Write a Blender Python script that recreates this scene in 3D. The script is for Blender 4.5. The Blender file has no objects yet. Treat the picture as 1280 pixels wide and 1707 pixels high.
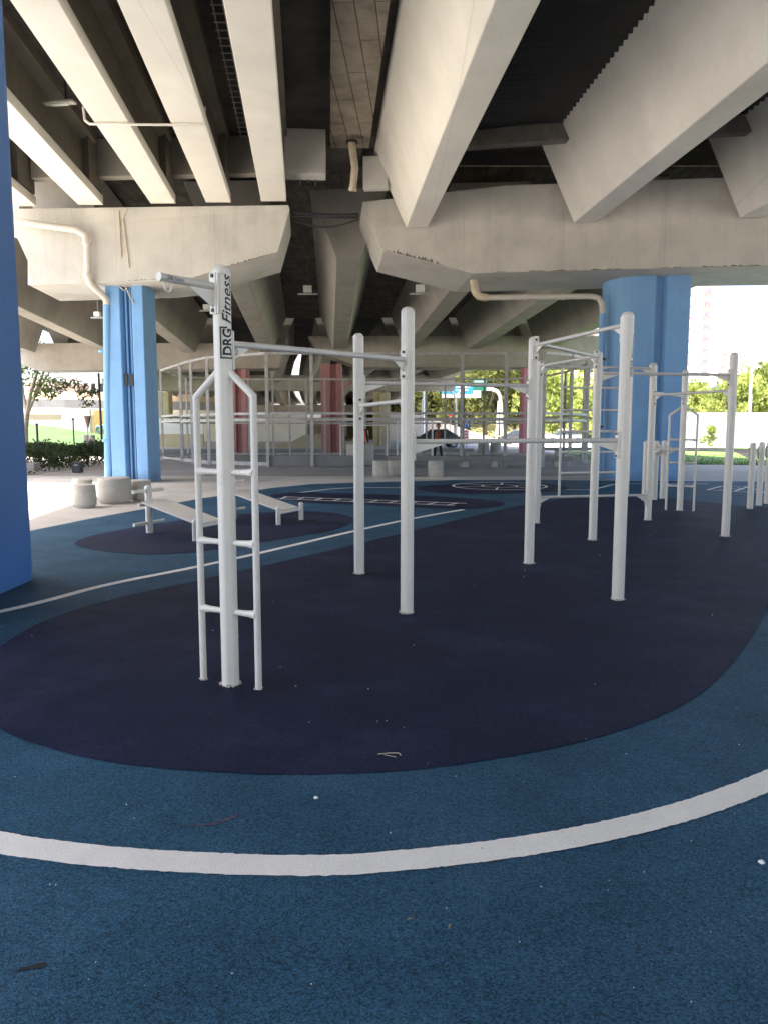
import bpy, bmesh, math, random
from mathutils import Vector, Matrix
random.seed(11)
R = math.radians
scene = bpy.context.scene
COL = scene.collection

# ------------------------------------------------------------------ camera model (used to survey positions)
F, CX, CY, HY, H = 1282.0, 640.0, 853.5, 707.0, 1.5
PITCH = math.atan((CY - HY) / F)
cP, sP = math.cos(PITCH), math.sin(PITCH)

def gz(y):                       # the ground falls gently away beyond the court
    return -0.01 * min(max(0.0, y - 22.0), 53.0)

def ray(px, py):
    x = (px - CX) / F; y = -(py - CY) / F
    return (x, cP + y * sP, -sP + y * cP)

def Z(px, py, z):                # point at height z
    d = ray(px, py); t = (z - H) / d[2]
    return Vector((d[0] * t, d[1] * t, z))

def G(px, py):                   # point on the ground
    z = 0.0
    for _ in range(30):
        p = Z(px, py, z); z = gz(p.y)
    return Vector((p.x, p.y, z))

def P(px, py, Y):                # point at distance Y
    d = ray(px, py); t = Y / d[1]
    return Vector((d[0] * t, Y, H + d[2] * t))

def fp(line, Y):                 # polyline of a face at depth function Y(x)
    out = []
    for px, py in line:
        y = 20.0
        for _ in range(12):
            p = P(px, py, y); y = Y(p.x)
        out.append(P(px, py, y))
    return out

# ------------------------------------------------------------------ mesh builder
ORIG = {}

class MB:
    def __init__(self):
        self.v = []; self.f = []; self.s = []; self.m = []
        self.mi = 0
    def add(self, vs, fs, smooth=False):
        n = len(self.v)
        self.v += [Vector(a) for a in vs]
        for f in fs:
            self.f.append([n + i for i in f]); self.s.append(smooth); self.m.append(self.mi)
        return self
    def hexa(self, p):
        return self.add(p, [(3, 2, 1, 0), (4, 5, 6, 7), (0, 1, 5, 4), (1, 2, 6, 5), (2, 3, 7, 6), (3, 0, 4, 7)])
    def box(self, c, s, rz=0.0, M=None):
        x, y, z = s[0] / 2, s[1] / 2, s[2] / 2
        p = [Vector(a) for a in ((-x, -y, -z), (x, -y, -z), (x, y, -z), (-x, y, -z), (-x, -y, z), (x, -y, z), (x, y, z), (-x, y, z))]
        R_ = M if M is not None else Matrix.Rotation(rz, 3, 'Z')
        return self.hexa([R_ @ a + Vector(c) for a in p])
    def beam(self, a, b, w, h, up=(0, 0, 1)):     # rectangular bar from a to b
        a, b = Vector(a), Vector(b); d = (b - a); L = d.length; d.normalize()
        up = Vector(up)
        if abs(d.dot(up)) > .98: up = Vector((0, 1, 0))
        s = d.cross(up).normalized(); u = s.cross(d).normalized()
        q = []
        for e in (a, b):
            q += [e - s * w / 2 - u * h / 2, e + s * w / 2 - u * h / 2, e + s * w / 2 + u * h / 2, e - s * w / 2 + u * h / 2]
        return self.add(q, [(3, 2, 1, 0), (4, 5, 6, 7), (0, 1, 5, 4), (1, 2, 6, 5), (2, 3, 7, 6), (3, 0, 4, 7)])
    def ext(self, poly, vec, smooth=False):       # planar 3D polygon extruded by vec
        n = len(poly); poly = [Vector(a) for a in poly]; vec = Vector(vec)
        self.add(poly, [list(range(n))]); self.add([a + vec for a in poly], [list(range(n))[::-1]])
        self.add(poly + [a + vec for a in poly], [(i, (i + 1) % n, n + (i + 1) % n, n + i) for i in range(n)], smooth)
        return self
    def prism(self, poly, z0, z1, smooth=False):
        return self.ext([(x, y, z0) for x, y in poly], (0, 0, z1 - z0), smooth)
    def tube(self, pts, r, n=12, cap=True):
        pts = [Vector(p) for p in pts]; k = len(pts)
        rad = r if isinstance(r, (list, tuple)) else [r] * k
        rings = []; prev = None
        for i, p in enumerate(pts):
            if i == 0: d = pts[1] - p
            elif i == k - 1: d = p - pts[i - 1]
            else: d = (pts[i + 1] - p).normalized() + (p - pts[i - 1]).normalized()
            d.normalize()
            if prev is None:
                a = Vector((0, 0, 1)) if abs(d.z) < .9 else Vector((1, 0, 0))
                s = d.cross(a).normalized()
            else:
                s = (prev - d * prev.dot(d)).normalized()
            prev = s; u = d.cross(s)
            sc = 1.0
            if 0 < i < k - 1:
                c = max(.4, d.dot((pts[i + 1] - p).normalized())); sc = 1 / c
            rings.append([p + (s * math.cos(2 * math.pi * j / n) + u * math.sin(2 * math.pi * j / n)) * rad[i] * (1 if sc == 1 else min(sc, 1.25)) for j in range(n)])
        vs = [v for rg in rings for v in rg]
        fs = [(i * n + j, i * n + (j + 1) % n, (i + 1) * n + (j + 1) % n, (i + 1) * n + j) for i in range(k - 1) for j in range(n)]
        self.add(vs, fs, True)
        if cap:
            self.add(rings[0], [list(range(n))[::-1]]); self.add(rings[-1], [list(range(n))])
        return self
    def lathe(self, prof, c=(0, 0, 0), n=24, sm=True):
        c = Vector(c); vs = []
        for r, z in prof:
            vs += [c + Vector((r * math.cos(2 * math.pi * j / n), r * math.sin(2 * math.pi * j / n), z)) for j in range(n)]
        fs = [(i * n + j, i * n + (j + 1) % n, (i + 1) * n + (j + 1) % n, (i + 1) * n + j) for i in range(len(prof) - 1) for j in range(n)]
        self.add(vs, fs, sm)
        if prof[0][0] > 1e-4: self.add(vs[:n], [list(range(n))[::-1]])
        if prof[-1][0] > 1e-4: self.add(vs[-n:], [list(range(n))])
        return self
    def ribbon(self, pts, w, z):                  # flat painted strip along ground points
        L, Rr = [], []
        pts = [Vector((p[0], p[1])) for p in pts]
        rj = random.Random(len(pts)); jt = .0015 if len(pts) > 60 else 0
        for i, p in enumerate(pts):
            a = pts[max(0, i - 1)]; b = pts[min(len(pts) - 1, i + 1)]
            d = (b - a).normalized(); s = Vector((-d.y, d.x)) * w / 2
            e1, e2 = 1 + rj.gauss(0, jt) * 2 / w, 1 + rj.gauss(0, jt) * 2 / w
            L.append((p.x + s.x * e1, p.y + s.y * e1, z)); Rr.append((p.x - s.x * e2, p.y - s.y * e2, z))
        n = len(pts)
        return self.add(L + Rr, [(i, i + 1, n + i + 1, n + i) for i in range(n - 1)])
    def build(self, name, mat, parent=None, origin=None, bevel=0.0, recalc=True):
        o_ = Vector((0, 0, 0))
        if parent is not None: o_ = ORIG[parent.name]
        elif origin is not None: o_ = Vector(origin)
        me = bpy.data.meshes.new(name)
        me.from_pydata([v - o_ for v in self.v], [], self.f)
        if recalc:
            bm = bmesh.new(); bm.from_mesh(me)
            bmesh.ops.remove_doubles(bm, verts=[], dist=1e-5)
            bmesh.ops.recalc_face_normals(bm, faces=bm.faces)
            bm.to_mesh(me); bm.free()
        me.polygons.foreach_set('use_smooth', self.s)
        for m in (mat if isinstance(mat, (list, tuple)) else [mat]): me.materials.append(m)
        if isinstance(mat, (list, tuple)): me.polygons.foreach_set('material_index', self.m)
        o = bpy.data.objects.new(name, me); COL.objects.link(o)
        ORIG[o.name] = o_
        if parent is not None: o.parent = parent
        else: o.location = o_
        if bevel:
            b = o.modifiers.new('Bevel', 'BEVEL'); b.width = bevel; b.segments = 2; b.limit_method = 'ANGLE'; b.angle_limit = R(35)
        return o

def tag(o, label=None, cat=None, group=None, kind=None):
    if label: o['label'] = label
    if cat: o['category'] = cat
    if group: o['group'] = group
    if kind: o['kind'] = kind
    return o

def thing(name, loc, label, cat, group=None):
    o = bpy.data.objects.new(name, None); COL.objects.link(o)
    o.location = loc; o.empty_display_size = .2
    ORIG[o.name] = Vector(loc)
    return tag(o, label, cat, group)

def copy_tree(o, parent=None):
    c = o.copy(); COL.objects.link(c)
    if parent is not None: c.parent = parent
    for ch in list(o.children): copy_tree(ch, c)
    return c

def struct(name, mb, mat, **k): return tag(mb.build(name, mat, **k), kind='structure')

# ------------------------------------------------------------------ materials
def nt(name):
    m = bpy.data.materials.new(name); m.use_nodes = True
    t = m.node_tree; b = t.nodes['Principled BSDF']
    return m, t, b, t.nodes.new, t.links.new

def setspec(b, v):
    for k in ('Specular IOR Level', 'Specular'):
        if k in b.inputs: b.inputs[k].default_value = v; break

def mat(name, col, rough=.6, var=.12, scale=2.0, fvar=.08, fscale=60.0, bump=0.0, bscale=90.0, metal=0.0, streak=0.0, seams=0.0, spec=.5, stain=0.0, dist=.01, chips=0.0, basedirt=0.0):
    m, t, b, N, L = nt(name)
    b.inputs['Roughness'].default_value = rough; b.inputs['Metallic'].default_value = metal; setspec(b, spec)
    tc = N('ShaderNodeTexCoord')
    def noise(sc, det=5, rg=.6, vec=None):
        n = N('ShaderNodeTexNoise'); n.inputs['Scale'].default_value = sc; n.inputs['Detail'].default_value = det
        n.inputs['Roughness'].default_value = rg; L(vec or tc.outputs['Object'], n.inputs['Vector']); return n
    def rng(src, lo, hi, a=.3, c=.7):
        r = N('ShaderNodeMapRange'); r.inputs[1].default_value = a; r.inputs[2].default_value = c
        r.inputs[3].default_value = lo; r.inputs[4].default_value = hi; L(src, r.inputs[0]); return r.outputs[0]
    def mul(a, c):
        q = N('ShaderNodeMath'); q.operation = 'MULTIPLY'; L(a, q.inputs[0]); L(c, q.inputs[1]); return q.outputs[0]
    v = mul(rng(noise(scale).outputs[0], 1 - var, 1 + var), rng(noise(fscale, 3).outputs[0], 1 - fvar, 1 + fvar))
    if streak:
        mp = N('ShaderNodeMapping'); mp.inputs['Scale'].default_value = (3.5, 3.5, .22); L(tc.outputs['Object'], mp.inputs[0])
        v = mul(v, rng(noise(1.0, 6, .7, mp.outputs[0]).outputs[0], 1.0, 1 - streak, .5, .78))
    if seams:
        sx = N('ShaderNodeSeparateXYZ'); L(tc.outputs['Object'], sx.inputs[0])
        for period in (2.44,):
            w = N('ShaderNodeMath'); w.operation = 'PINGPONG'; L(sx.outputs[0], w.inputs[0]); w.inputs[1].default_value = period / 2
            v = mul(v, rng(w.outputs[0], 1 - seams, 1.0, .004, .016))
    if stain:
        v = mul(v, rng(noise(.9, 8, .75).outputs[0], 1 - stain, 1.0, .35, .55))
    if basedirt:
        sz = N('ShaderNodeSeparateXYZ'); L(tc.outputs['Object'], sz.inputs[0])
        ad = N('ShaderNodeMath'); ad.operation = 'MULTIPLY_ADD'; L(noise(4, 6, .7).outputs[0], ad.inputs[0]); ad.inputs[1].default_value = -.9; L(sz.outputs[2], ad.inputs[2])
        v = mul(v, rng(ad.outputs[0], 1 - basedirt, 1.0, -.38, -.12))
    if chips:
        v = mul(v, rng(mul(noise(55, 2, .5).outputs[0], noise(6, 3, .6).outputs[0]), 1.0, 1 - chips, .425, .46))
        v = mul(v, rng(noise(3.2, 8, .8).outputs[0], 1.0, .86, .56, .72))
    c = N('ShaderNodeMix'); c.data_type = 'RGBA'; c.blend_type = 'MULTIPLY'; c.inputs[0].default_value = 1
    c.inputs[6].default_value = (*col, 1); L(v, c.inputs[7]); L(c.outputs[2], b.inputs['Base Color'])
    if bump:
        bp = N('ShaderNodeBump'); bp.inputs['Strength'].default_value = bump; bp.inputs['Distance'].default_value = dist
        L(noise(bscale, 4).outputs[0], bp.inputs['Height']); L(bp.outputs[0], b.inputs['Normal'])
    return m

def rubber(name, col, speck):
    m, t, b, N, L = nt(name)
    b.inputs['Roughness'].default_value = .72; setspec(b, .16)
    tc = N('ShaderNodeTexCoord')
    vo = N('ShaderNodeTexVoronoi'); vo.inputs['Scale'].default_value = 190; L(tc.outputs['Object'], vo.inputs['Vector'])
    n1 = N('ShaderNodeTexNoise'); n1.inputs['Scale'].default_value = 1.1; n1.inputs['Detail'].default_value = 6; n1.inputs['Roughness'].default_value = .65; L(tc.outputs['Object'], n1.inputs['Vector'])
    n2 = N('ShaderNodeTexNoise'); n2.inputs['Scale'].default_value = 34; n2.inputs['Detail'].default_value = 5; n2.inputs['Roughness'].default_value = .8; L(tc.outputs['Object'], n2.inputs['Vector'])
    n3 = N('ShaderNodeTexNoise'); n3.inputs['Scale'].default_value = 300; n3.inputs['Detail'].default_value = 3; n3.inputs['Roughness'].default_value = .8; L(tc.outputs['Object'], n3.inputs['Vector'])
    def rng(s, a, c, lo, hi):
        r = N('ShaderNodeMapRange'); r.inputs[1].default_value = a; r.inputs[2].default_value = c; r.inputs[3].default_value = lo; r.inputs[4].default_value = hi; L(s, r.inputs[0]); return r.outputs[0]
    def op(o, a, c):
        q = N('ShaderNodeMath'); q.operation = o; L(a, q.inputs[0]); L(c, q.inputs[1]); return q.outputs[0]
    sep = N('ShaderNodeSeparateColor'); L(vo.outputs['Color'], sep.inputs[0])
    v = op('MULTIPLY', rng(n1.outputs[0], .3, .7, .70, 1.30), rng(n2.outputs[0], .25, .75, .8, 1.2))
    v = op('MULTIPLY', v, rng(sep.outputs[0], 0, 1, .4, 1.6))
    v = op('MULTIPLY', v, rng(n3.outputs[0], .3, .7, .45, 1.55))
    c = N('ShaderNodeMix'); c.data_type = 'RGBA'; c.blend_type = 'MULTIPLY'; c.inputs[0].default_value = 1
    c.inputs[6].default_value = (*col, 1); L(v, c.inputs[7])
    # pale worn flecks
    fl = N('ShaderNodeMix'); fl.data_type = 'RGBA'; L(rng(op('MULTIPLY', sep.outputs[1], n2.outputs[0]), .56, .72, 0, speck), fl.inputs[0])
    L(c.outputs[2], fl.inputs[6]); fl.inputs[7].default_value = (.25, .27, .3, 1)
    dust = N('ShaderNodeMix'); dust.data_type = 'RGBA'
    n4 = N('ShaderNodeTexNoise'); n4.inputs['Scale'].default_value = .55; n4.inputs['Detail'].default_value = 9; n4.inputs['Roughness'].default_value = .75; L(tc.outputs['Object'], n4.inputs['Vector'])
    L(rng(n4.outputs[0], .50, .8, 0, .30), dust.inputs[0]); L(fl.outputs[2], dust.inputs[6]); dust.inputs[7].default_value = (.085, .095, .13, 1)
    L(dust.outputs[2], b.inputs['Base Color'])
    bp = N('ShaderNodeBump'); bp.inputs['Strength'].default_value = .55; bp.inputs['Distance'].default_value = .004
    L(vo.outputs['Distance'], bp.inputs['Height']); L(bp.outputs[0], b.inputs['Normal'])
    return m

def formwork(name, col, dark, rz, stain):
    m, t, b, N, L = nt(name); b.inputs['Roughness'].default_value = .8; setspec(b, .2)
    tc = N('ShaderNodeTexCoord'); mp = N('ShaderNodeMapping'); mp.inputs['Rotation'].default_value = (0, 0, rz); L(tc.outputs['Object'], mp.inputs[0])
    br = N('ShaderNodeTexBrick'); br.offset = 0.5; L(mp.outputs[0], br.inputs['Vector'])
    br.inputs['Scale'].default_value = 1; br.inputs['Mortar Size'].default_value = .012; br.inputs['Mortar Smooth'].default_value = .3
    br.inputs['Brick Width'].default_value = 2.4; br.inputs['Row Height'].default_value = .33
    br.inputs['Color1'].default_value = (*col, 1); br.inputs['Color2'].default_value = tuple(x * .86 for x in col) + (1,); br.inputs['Mortar'].default_value = (*dark, 1)
    n = N('ShaderNodeTexNoise'); n.inputs['Scale'].default_value = 1.3; n.inputs['Detail'].default_value = 9; n.inputs['Roughness'].default_value = .72; L(tc.outputs['Object'], n.inputs['Vector'])
    r = N('ShaderNodeMapRange'); r.inputs[1].default_value = .38; r.inputs[2].default_value = .62; r.inputs[3].default_value = 1 - stain; r.inputs[4].default_value = 1.08; L(n.outputs[0], r.inputs[0])
    c = N('ShaderNodeMix'); c.data_type = 'RGBA'; c.blend_type = 'MULTIPLY'; c.inputs[0].default_value = 1
    L(br.outputs[0], c.inputs[6]); L(r.outputs[0], c.inputs[7]); L(c.outputs[2], b.inputs['Base Color'])
    return m

def leafmat(name, a, c, trans=.35):
    m, t, b, N, L = nt(name)
    out = t.nodes['Material Output']; tc = N('ShaderNodeTexCoord')
    n = N('ShaderNodeTexNoise'); n.inputs['Scale'].default_value = 1.4; n.inputs['Detail'].default_value = 6; L(tc.outputs['Object'], n.inputs['Vector'])
    oi = N('ShaderNodeObjectInfo')
    mx = N('ShaderNodeMix'); mx.data_type = 'RGBA'; r = N('ShaderNodeMapRange'); r.inputs[1].default_value = .35; r.inputs[2].default_value = .65; L(n.outputs[0], r.inputs[0])
    L(r.outputs[0], mx.inputs[0]); mx.inputs[6].default_value = (*a, 1); mx.inputs[7].default_value = (*c, 1)
    hs = N('ShaderNodeHueSaturation'); q = N('ShaderNodeMapRange'); q.inputs[3].default_value = .75; q.inputs[4].default_value = 1.3; L(oi.outputs['Random'], q.inputs[0]); L(q.outputs[0], hs.inputs['Value']); L(mx.outputs[2], hs.inputs['Color'])
    L(hs.outputs[0], b.inputs['Base Color']); b.inputs['Roughness'].default_value = .8; setspec(b, .12)
    tr = N('ShaderNodeBsdfTranslucent'); L(hs.outputs[0], tr.inputs[0]); ms = N('ShaderNodeMixShader'); ms.inputs[0].default_value = trans
    L(b.outputs[0], ms.inputs[1]); L(tr.outputs[0], ms.inputs[2]); L(ms.outputs[0], out.inputs[0])
    return m

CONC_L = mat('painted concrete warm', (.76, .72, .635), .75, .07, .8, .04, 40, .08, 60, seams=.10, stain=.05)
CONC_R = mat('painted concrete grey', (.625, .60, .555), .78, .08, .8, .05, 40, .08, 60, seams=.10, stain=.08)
CAPM = mat('pier cap concrete', (.485, .46, .41), .8, .08, .9, .05, 45, .1, 60, streak=.16, seams=.16, stain=.08)
WEBC = mat('dark beam concrete', (.215, .195, .16), .85, .14, .8, .08, 40, .15, 50, streak=.2, stain=.2)  # darker than the flanges; for beam webs and end blocks
CONC_D = mat('shade-darkened bare concrete', (.34, .315, .27), .82, .10, .8, .06, 40, .1, 60, streak=.12, stain=.12)  # bare tone, with the shade of the second spans darkened into it
CAPD = mat('shade-darkened bare cap', (.36, .33, .28), .82, .09, .9, .05, 45, .1, 60, streak=.12, stain=.1)  # bare cap tone, dim light under the far decks put into the colour
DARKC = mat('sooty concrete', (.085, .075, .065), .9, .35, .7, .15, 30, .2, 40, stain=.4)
CORR = mat('dark corrugated steel', (.045, .041, .036), .75, .3, 1.0, .1, 40)  # one dark tone over the whole corrugated sheet
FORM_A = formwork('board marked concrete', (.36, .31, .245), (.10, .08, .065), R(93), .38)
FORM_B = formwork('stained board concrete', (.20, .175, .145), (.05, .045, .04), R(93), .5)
BLUE = mat('blue column paint', (.16, .335, .575), .55, .05, 1.2, .03, 50, .08, 70, streak=.12, stain=.08, chips=.3, basedirt=.3)
BLUE_DIM = mat('shade-dimmed column blue', (.045, .155, .42), .5, .06, 1.2, .04, 50, .10, 55, stain=.06)  # same column blue, its unlit face darkened in the colour
RED = mat('dusty red column paint', (.42, .20, .19), .6, .08, 1.2, .04, 50, .05, 70)
PINK = mat('pink column paint', (.62, .27, .33), .6, .08, 1.2, .04, 50, .05, 70)
YELL = mat('pale yellow paint', (.50, .43, .26), .65, .08, 1.2, .04, 50)
WHITE = mat('white powder coat', (.72, .68, .605), .32, .03, 3, .02, 70, .02, 50, chips=.4)
WHITED = mat('white powder coat scuffed', (.68, .64, .575), .4, .06, 6, .05, 90, .03, 60, chips=.5)
BAR = mat('light grey bar coat', (.57, .545, .50), .3, .04, 4, .03, 60)
BLACK = mat('black print', (.012, .012, .014), .5, .1, 5)
BOLT = mat('dark bolt', (.02, .02, .02), .4, .1, 5, metal=.3)
GALV = mat('galvanised steel', (.40, .39, .365), .55, .22, 3.5, .12, 30, metal=.2)
GALVD = mat('dull steel', (.17, .165, .155), .55, .2, 3.5, .1, 30, metal=.3)
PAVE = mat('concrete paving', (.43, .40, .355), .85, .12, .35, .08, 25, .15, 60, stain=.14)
STOOL = mat('precast concrete', (.41, .385, .33), .85, .10, 3.0, .10, 60, .2, 80, stain=.1)
PIPEW = mat('cream drainpipe', (.54, .50, .43), .5, .08, 3, .04, 40)
PIPEB = mat('aged drainpipe', (.50, .42, .30), .55, .25, 4, .1, 30)
R_MID = rubber('mid blue rubber', (.0225, .071, .121), .3)
R_DARK = rubber('navy rubber', (.0074, .0112, .037), .75)
LINE = mat('white court paint', (.75, .725, .675), .75, .08, 2.0, .14, 160, .5, 230, stain=.1, dist=.004)
LAWN = mat('lawn grass', (.085, .17, .022), .8, .35, .6, .4, 14, .6, 30)
GRASS = mat('shade-darkened grass', (.034, .082, .010), .8, .35, .6, .4, 14, .6, 30)  # tree shade over the bank is put into this darker green
ASPH = mat('asphalt', (.16, .16, .165), .85, .15, 1, .1, 40)
WALLW = mat('white render wall', (.78, .77, .74), .8, .05, 1)
LEAF_D = leafmat('hedge leaf', (.042, .062, .026), (.08, .105, .045), .25)
LEAF_M = leafmat('olive leaf', (.09, .11, .03), (.19, .20, .065), .35)
LEAF_Y = leafmat('bright leaf', (.18, .23, .05), (.36, .40, .12), .45)
BARK = mat('bark', (.17, .14, .11), .9, .3, 6, .2, 30, .4, 30)
GLASS = mat('dark window glass', (.04, .05, .06), .12, .05, 1)
PGLASS = mat('glare-paled window glass', (.45, .44, .45), .3, .1, 1)  # glass paled in colour to stand for veiling glare
BRICKP = mat('pink brick', (.60, .31, .28), .8, .1, 3)
TAN = mat('tan render', (.62, .48, .33), .8, .1, 1)
LAMPM = mat('lamp diffuser', (.75, .76, .68), .35, .03, 3)
STEELD = mat('dark painted steel', (.03, .03, .032), .5, .1, 4)

# ------------------------------------------------------------------ ground
mb = MB()
ys = [-90, -40, -10, 10, 22, 30, 40, 50, 60, 75, 110, 200, 800]
xs = [-500, -80, -40, -20, 0, 20, 40, 80, 500]
vs = [(x, y, gz(y)) for y in ys for x in xs]; n = len(xs)
mb.add(vs, [(j * n + i, j * n + i + 1, (j + 1) * n + i + 1, (j + 1) * n + i) for j in range(len(ys) - 1) for i in range(n - 1)])
struct('ground', mb, PAVE)
DPAVE = mat('shade-darkened paving', (.25, .235, .215), .85, .14, .35, .08, 25, .15, 60, stain=.2)  # paving colour lowered to carry the shade under the second spans
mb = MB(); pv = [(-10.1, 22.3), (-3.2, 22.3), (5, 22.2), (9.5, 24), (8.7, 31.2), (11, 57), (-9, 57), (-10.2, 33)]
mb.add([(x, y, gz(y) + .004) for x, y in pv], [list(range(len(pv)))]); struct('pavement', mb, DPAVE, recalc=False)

def flat(pix, z, extra_front=None):
    return [(p.x, p.y) for p in (Z(a, b, z) for a, b in pix)]

def smooth_poly(p, k=2, closed=True):
    for _ in range(k):
        q = []
        n = len(p)
        for i in range(n if closed else n - 1):
            a, b = Vector(p[i]), Vector(p[(i + 1) % n])
            q += [tuple(a * .75 + b * .25), tuple(a * .25 + b * .75)]
        if not closed: q = [p[0]] + q + [p[-1]]
        p = q
    return p

def jitter(poly, step, amp, closed=True):
    out = []; n = len(poly); rj = random.Random(n)
    for i in range(n if closed else n - 1):
        a, b = Vector(poly[i][:2]), Vector(poly[(i + 1) % n][:2]); L_ = (b - a).length; k = max(1, int(L_ / step))
        for j in range(k):
            q = a.lerp(b, j / k); out.append((q.x + rj.gauss(0, amp), q.y + rj.gauss(0, amp)))
    if not closed: out.append(tuple(poly[-1][:2]))
    return out

def sheet(name, poly, z, m):
    if max(p[1] for p in poly) < 26 and name == 'dark_rubber_zone': poly = jitter(poly, .016, .0019)
    mb = MB(); mb.add([(x, y, z) for x, y in poly], [list(range(len(poly)))])
    return struct(name, mb, m, recalc=False)

far_edge = flat([(52, 885), (150, 865), (250, 847), (330, 832), (450, 814), (520, 807), (640, 803.5), (760, 800.5), (900, 800), (1010, 801.5), (1280, 803)], 0)
court = [(-14, -9), (-13, 3), (-9.6, 8.2)] + [(-6.4, 11.0)] + far_edge + [(14.0, 20.2), (17, 12), (16, -9)]
sheet('rubber_court', court, .004, R_MID)
main = flat([(0, 1078), (50, 1045), (110, 1020), (200, 995), (300, 974), (430, 945), (560, 915), (690, 884), (790, 860), (850, 845), (914, 835), (960, 828), (1040, 825), (1150, 834), (1280, 848)], .008)
main_n = flat([(1280, 1006), (1265, 1040), (1240, 1080), (1205, 1122), (1165, 1160), (1100, 1194), (1020, 1222), (960, 1238), (880, 1255), (760, 1275), (640, 1287), (520, 1291), (420, 1290), (300, 1283), (200, 1273), (130, 1260), (70, 1243), (30, 1230), (0, 1215), (-45, 1188), (-62, 1148), (-45, 1108)], .008)
right_bulge = [(8.6, 12.6), (9.6, 11.0), (8.6, 8.6), (6.0, 7.0), (4.2, 6.6)]
main_poly = smooth_poly(main + right_bulge + main_n, 2)
sheet('dark_rubber_zone', main_poly, .008, R_DARK)
for pix in ([(120, 905), (150, 893), (190, 885), (250, 875), (330, 863), (430, 854), (520, 851), (575, 857), (597, 867), (560, 884), (490, 895), (400, 910), (320, 921), (250, 925), (180, 920), (135, 913)],
            [(440, 826), (480, 820.5), (560, 821), (640, 824), (740, 828), (820, 833), (850, 840), (800, 849), (740, 848), (640, 843), (560, 840), (490, 836.5)],
            [(685, 814), (720, 808.5), (800, 804.5), (890, 804.5), (935, 809), (955, 815), (900, 821), (800, 824), (720, 821)]):
    sheet('dark_rubber_zone', smooth_poly(flat(pix, .008), 2), .008, R_DARK)

# painted lines
def line(pix, w, z=.008, sm=2):
    p = [tuple(q) for q in flat(pix, z)]
    if sm: p = smooth_poly(p, sm, False)
    mb = MB(); mb.ribbon(p, w, z); return mb
arc = [(-160, 1355), (-60, 1388), (0, 1405), (110, 1420), (220, 1431), (330, 1437), (430, 1441), (520, 1442), (600, 1439.5), (690, 1431.5), (790, 1421), (890, 1407), (990, 1389), (1090, 1366), (1185, 1338), (1280, 1301), (1380, 1255)]
arcp = [tuple(q) for q in flat(arc, .008)]
a_, b_ = Vector(arcp[-2]), Vector(arcp[-1]); d_ = b_ - a_
for k in range(14):
    d_ = Matrix.Rotation(R(5.2), 2) @ d_; b_ = b_ + d_; arcp.append(tuple(b_))
mb = MB(); mb.ribbon(jitter(smooth_poly(arcp, 3, False), .013, 0, False), .124, .0072); struct('painted_line', mb, LINE)
lp = [(-4.6, 3.6), (-3.85, 4.9)] + [tuple(q) for q in flat([(0, 1019), (80, 1000), (175, 973.5), (320, 946), (430, 922), (600, 882), (700, 861), (772, 849)], .012)]
mb = MB(); mb.ribbon(jitter(smooth_poly(lp, 2, False), .02, 0, False), .095, .0072); struct('painted_line', mb, LINE)
mb = line([(473, 824.8), (520, 818.5), (562, 814), (600, 812.7), (667, 813)], .08); struct('painted_line', mb, LINE)
mb = line([(926, 815.5), (955, 816.5), (981, 816.5), (997, 814), (1022, 807), (1044, 806), (1100, 806.3), (1180, 806.5)], .08); struct('painted_line', mb, LINE)
# agility ladder
A0, A1 = flat([(473, 828), (777, 839)], .012); B0, B1 = flat([(462, 831.2), (758, 842.4)], .012)
mb = MB(); A0, A1, B0, B1 = map(Vector, (A0, A1, B0, B1))
mb.ribbon([A0, A1], .05, .012); mb.ribbon([B0, B1], .05, .012)
for k in range(10):
    t = k / 9.6 + .02
    mb.ribbon([A0.lerp(A1, t), B0.lerp(B1, t)], .05, .0124)
struct('painted_ladder', mb, LINE)
# wheel marking
c0 = Vector(flat([(832, 810)], .012)[0]); rx = 1.12
mb = MB(); circ = [(c0.x + rx * math.cos(a * math.pi / 24), c0.y + rx * .98 * math.sin(a * math.pi / 24)) for a in range(49)]
mb.ribbon(circ, .06, .012)
cin = [(c0.x + .42 * math.cos(a * math.pi / 12), c0.y + .42 * math.sin(a * math.pi / 12)) for a in range(25)]
mb.ribbon(cin, .05, .012)
for k in range(6):
    a = k * math.pi / 3 + .3
    mb.ribbon([(c0.x + .45 * math.cos(a), c0.y + .45 * math.sin(a)), (c0.x + 1.09 * math.cos(a), c0.y + 1.09 * math.sin(a))], .05, .0124)
struct('painted_wheel', mb, LINE)
# hopscotch squares on the right
mb = MB()
for (a, b) in (((1178, 816.5), (1202, 810.5)), ((1223, 819), (1247, 811)), ((1270, 821.5), (1292, 812))):
    p = flat([a, b], .012); mb.ribbon(p, .06, .012)
mb.ribbon(flat([(1178, 816.5), (1223, 819), (1272, 821.5), (1320, 824)], .012), .05, .0124)
mb.ribbon(flat([(1202, 810.5), (1247, 811.2), (1320, 812.5)], .012), .05, .0124)
for (x, y) in ((1203, 815), (1224, 813.6), (1228, 815.6), (1252, 816.5), (1258, 813.8)):
    p = Vector(flat([(x, y)], .012)[0]); mb.ribbon([(p.x - .12, p.y - .12), (p.x + .1, p.y - .1), (p.x + .12, p.y + .14)], .045, .0124)
struct('painted_hopscotch', mb, LINE)

# paving joints under the bridge
mb = MB()
JOINT = mat('joint sealant', (.09, .085, .08), .9, .1, 3)
for a, b in (((-8.2, 14.1), (-4.6, 14.0)), ((-5.1, 14.2), (-1.2, 26.5)), ((2.0, 21.6), (6.5, 20.9)), ((-4.0, 24.5), (9, 24.0)), ((-9.8, 17.6), (-6.6, 17.5))):
    mb.ribbon([a, b], .018, .003)
struct('paving_joint', mb, JOINT)
mb = MB(); mb.ribbon([(-10.0, 14.9), (-9.9, 21), (-10.2, 27)], .015, .003); struct('paving_joint', mb, JOINT)

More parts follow.
